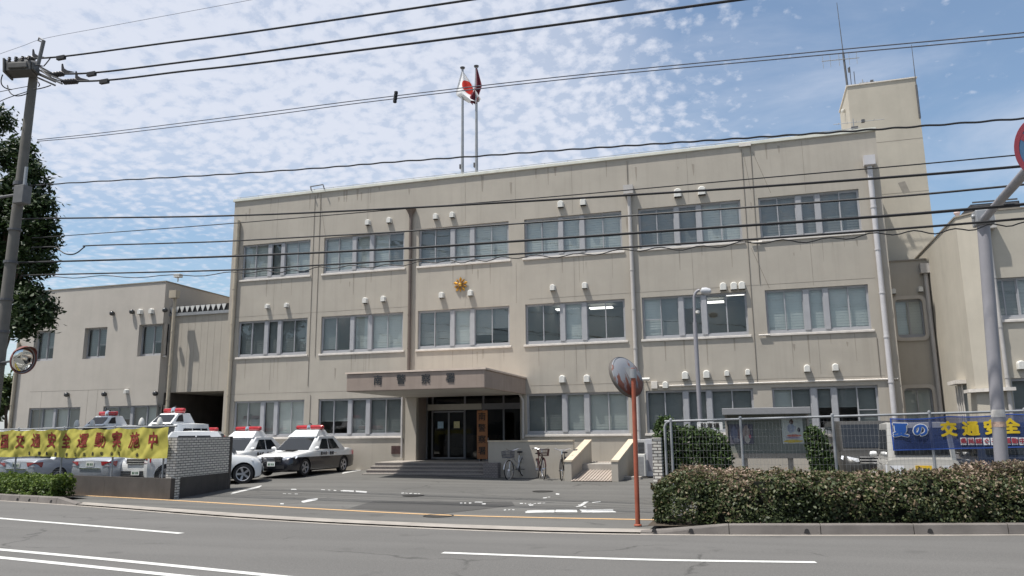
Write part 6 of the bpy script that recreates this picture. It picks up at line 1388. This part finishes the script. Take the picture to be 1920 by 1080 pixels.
def shrub(name, label, blobs, n, m_, size, z0=.1, stems=5, cat='shrub', jit=.9, aspect=1.9):
    c0 = Vector(blobs[0][0]); o = thing(name, label, cat, (c0.x, c0.y, z0)); m = MB()
    for i in range(stems):
        b = blobs[i % len(blobs)][0]; m.tube([(c0.x+rng.uniform(-.2, .2), c0.y+rng.uniform(-.1, .1), z0), (b[0]*.6+c0.x*.4, b[1], z0+(b[2]-z0)*.6), (b[0]+rng.uniform(-.15, .15), b[1], b[2]+blobs[i % len(blobs)][1][2]*.4)], [.03, .02, .008], 5)
    m.build('stems', BARK, o)
    vol = np.array([b[1][0]*b[1][1]*b[1][2] for b in blobs])**.67; P, Nn = [], []
    for b, w in zip(blobs, vol/vol.sum()):
        q = int(n*w); d = nrs.normal(0, 1, (q, 3)); d /= np.linalg.norm(d, axis=1)[:, None]; r_ = nrs.uniform(.45, 1.0, q)**.6*(1+noise3(d, 4, 7)*.18)
        P.append(np.array(b[0])+d*np.array(b[1])*r_[:, None]); Nn.append(d*.6+np.array((0, 0, .7)))
    P = np.concatenate(P); Nn = np.concatenate(Nn); k = P[:, 2] > z0+.02; P, Nn = P[k], Nn[k]
    leaves('foliage', m_, P, Nn, size, o, np.clip(nrs.normal(.45, .22, len(P))+noise3(P, 5, 13)*.18, 0, 1), loc=o.location, jitter=jit, aspect=aspect); return o
c = atY(1300, 835, 19.4)
shrub('shrub', 'wide leafy shrub behind the fence beside the tiled pillar', [((c.x, 19.3, 1.15), (.62, .4, .8)), ((c.x-.5, 19.2, 1.25), (.42, .35, .75)), ((c.x-.62, 19.1, 1.75), (.3, .3, .42)), ((c.x+.5, 19.4, .95), (.40, .35, .72)), ((c.x+.1, 19.4, .5), (.7, .4, .45)), ((c.x-.2, 19.3, 1.5), (.4, .35, .4)), ((c.x+.35, 19.35, 1.45), (.5, .35, .42)), ((c.x+.62, 19.35, 1.0), (.3, .35, .6))], 12000, B_M, .055)
c = atY(1534, 835, 19.2)
shrub('shrub', 'narrow leafy shrub behind the fence between the notice board and the minivan', [((c.x, 19.2, 1.25), (.26, .28, .62)), ((c.x+.1, 19.2, .8), (.3, .3, .6)), ((c.x-.1, 19.2, 1.55), (.2, .2, .36))], 3200, B_M, .055)
# street tree behind the utility pole
tc_ = atY(18, 420, 21.6)
def tree(label, base, blobs, n, size, trunk, m_=T_M, leafz=None, name='tree'):
    o = thing(name, label, 'tree', base); m = MB(); b0 = Vector(base); top = Vector(blobs[0][0]); m.tube([b0, b0.lerp(top, .35)+Vector((.1, 0, 0)), top], [trunk, trunk*.75, trunk*.3], 10); m.build('trunk', BARK, o, smooth=True)
    m = MB()
    for b in blobs[1:]:
        a = b0.lerp(top, rng.uniform(.35, .8)); e = Vector(b[0]); m.tube([a, a.lerp(e, .5)+Vector((0, 0, .15)), e], [trunk*.35, trunk*.22, .02], 6)
    m.build('limb', BARK, o, smooth=True); P, Nn = [], []
    vol = np.array([b[1][0]*b[1][1]*b[1][2] for b in blobs])**.67
    for b, w in zip(blobs, vol/vol.sum()):
        q = int(n*w); ncl = max(8, q//38); d = nrs.normal(0, 1, (ncl, 3)); d /= np.linalg.norm(d, axis=1)[:, None]; cc = np.array(b[0])+d*np.array(b[1])*(nrs.uniform(.35, 1.05, ncl)**.5)[:, None]
        idx = nrs.integers(0, ncl, q); p = cc[idx]+nrs.normal(0, 1, (q, 3))*np.array((.20, .20, .14)); P.append(p); Nn.append(d[idx]*.5+np.array((0, 0, .8)))
    P = np.concatenate(P); Nn = np.concatenate(Nn)
    leaves('crown', m_, P, Nn, size, o, np.clip(nrs.normal(.4, .22, len(P)), 0, 1), loc=o.location, aspect=2.3, jitter=.6); return o
def tb(px, py, y, rx, ry, rz_): q = atY(px, py, y); return ((q.x, q.y, q.z), (rx, ry, rz_))
tree('dark broad-leaved street tree behind the utility pole at the left edge', (atY(-12, 800, 21.8).x, 21.8, .15),
     [tb(10, 430, 21.8, 1.15, 1.2, 2.0), tb(60, 400, 21.6, .55, .7, .9), tb(72, 480, 21.7, .42, .6, .8), tb(50, 350, 21.8, .6, .7, .7), tb(30, 290, 21.8, .6, .7, .6), tb(70, 570, 21.6, .42, .6, .75), tb(20, 560, 21.9, .8, .9, 1.0), tb(-60, 420, 22, 1.5, 1.4, 2.2), tb(-5, 225, 21.8, .42, .5, .45), tb(45, 605, 21.5, .45, .5, .5), tb(-60, 600, 22, 1.2, 1.2, 1.2), tb(58, 315, 21.7, .3, .4, .4), tb(78, 440, 21.6, .3, .5, .5), tb(80, 590, 21.6, .25, .4, .4)], 38000, .095, .17)
tree('green tree far behind the left wing seen through the gap beside the pole', (atY(18, 800, 46).x, 46, 0), [tb(10, 745, 46, 1.6, 1.5, 1.6), tb(25, 720, 46.5, .9, 1, .8), tb(-20, 740, 46, 2, 2, 1.8)], 5000, .16, .2, leafmat('far_leaves', [(.03, .05, .015), (.07, .10, .03), (.12, .15, .05)], [0, .5, 1]))
# dry grass tuft at the foot of the low wall
q = G(138, 921); P = np.stack([nrs.normal(q.x, .35, 400), nrs.normal(q.y-.05, .06, 400), np.abs(nrs.normal(.06, .07, 400))+.04], 1)
g = leaves('weeds', leafmat('dry_weeds', [(.10, .09, .03), (.2, .15, .06), (.12, .14, .04)], [0, .5, 1]), P, np.tile((0, -1., .2), (400, 1)), .03, aspect=3.2); tag(g, kind='stuff')
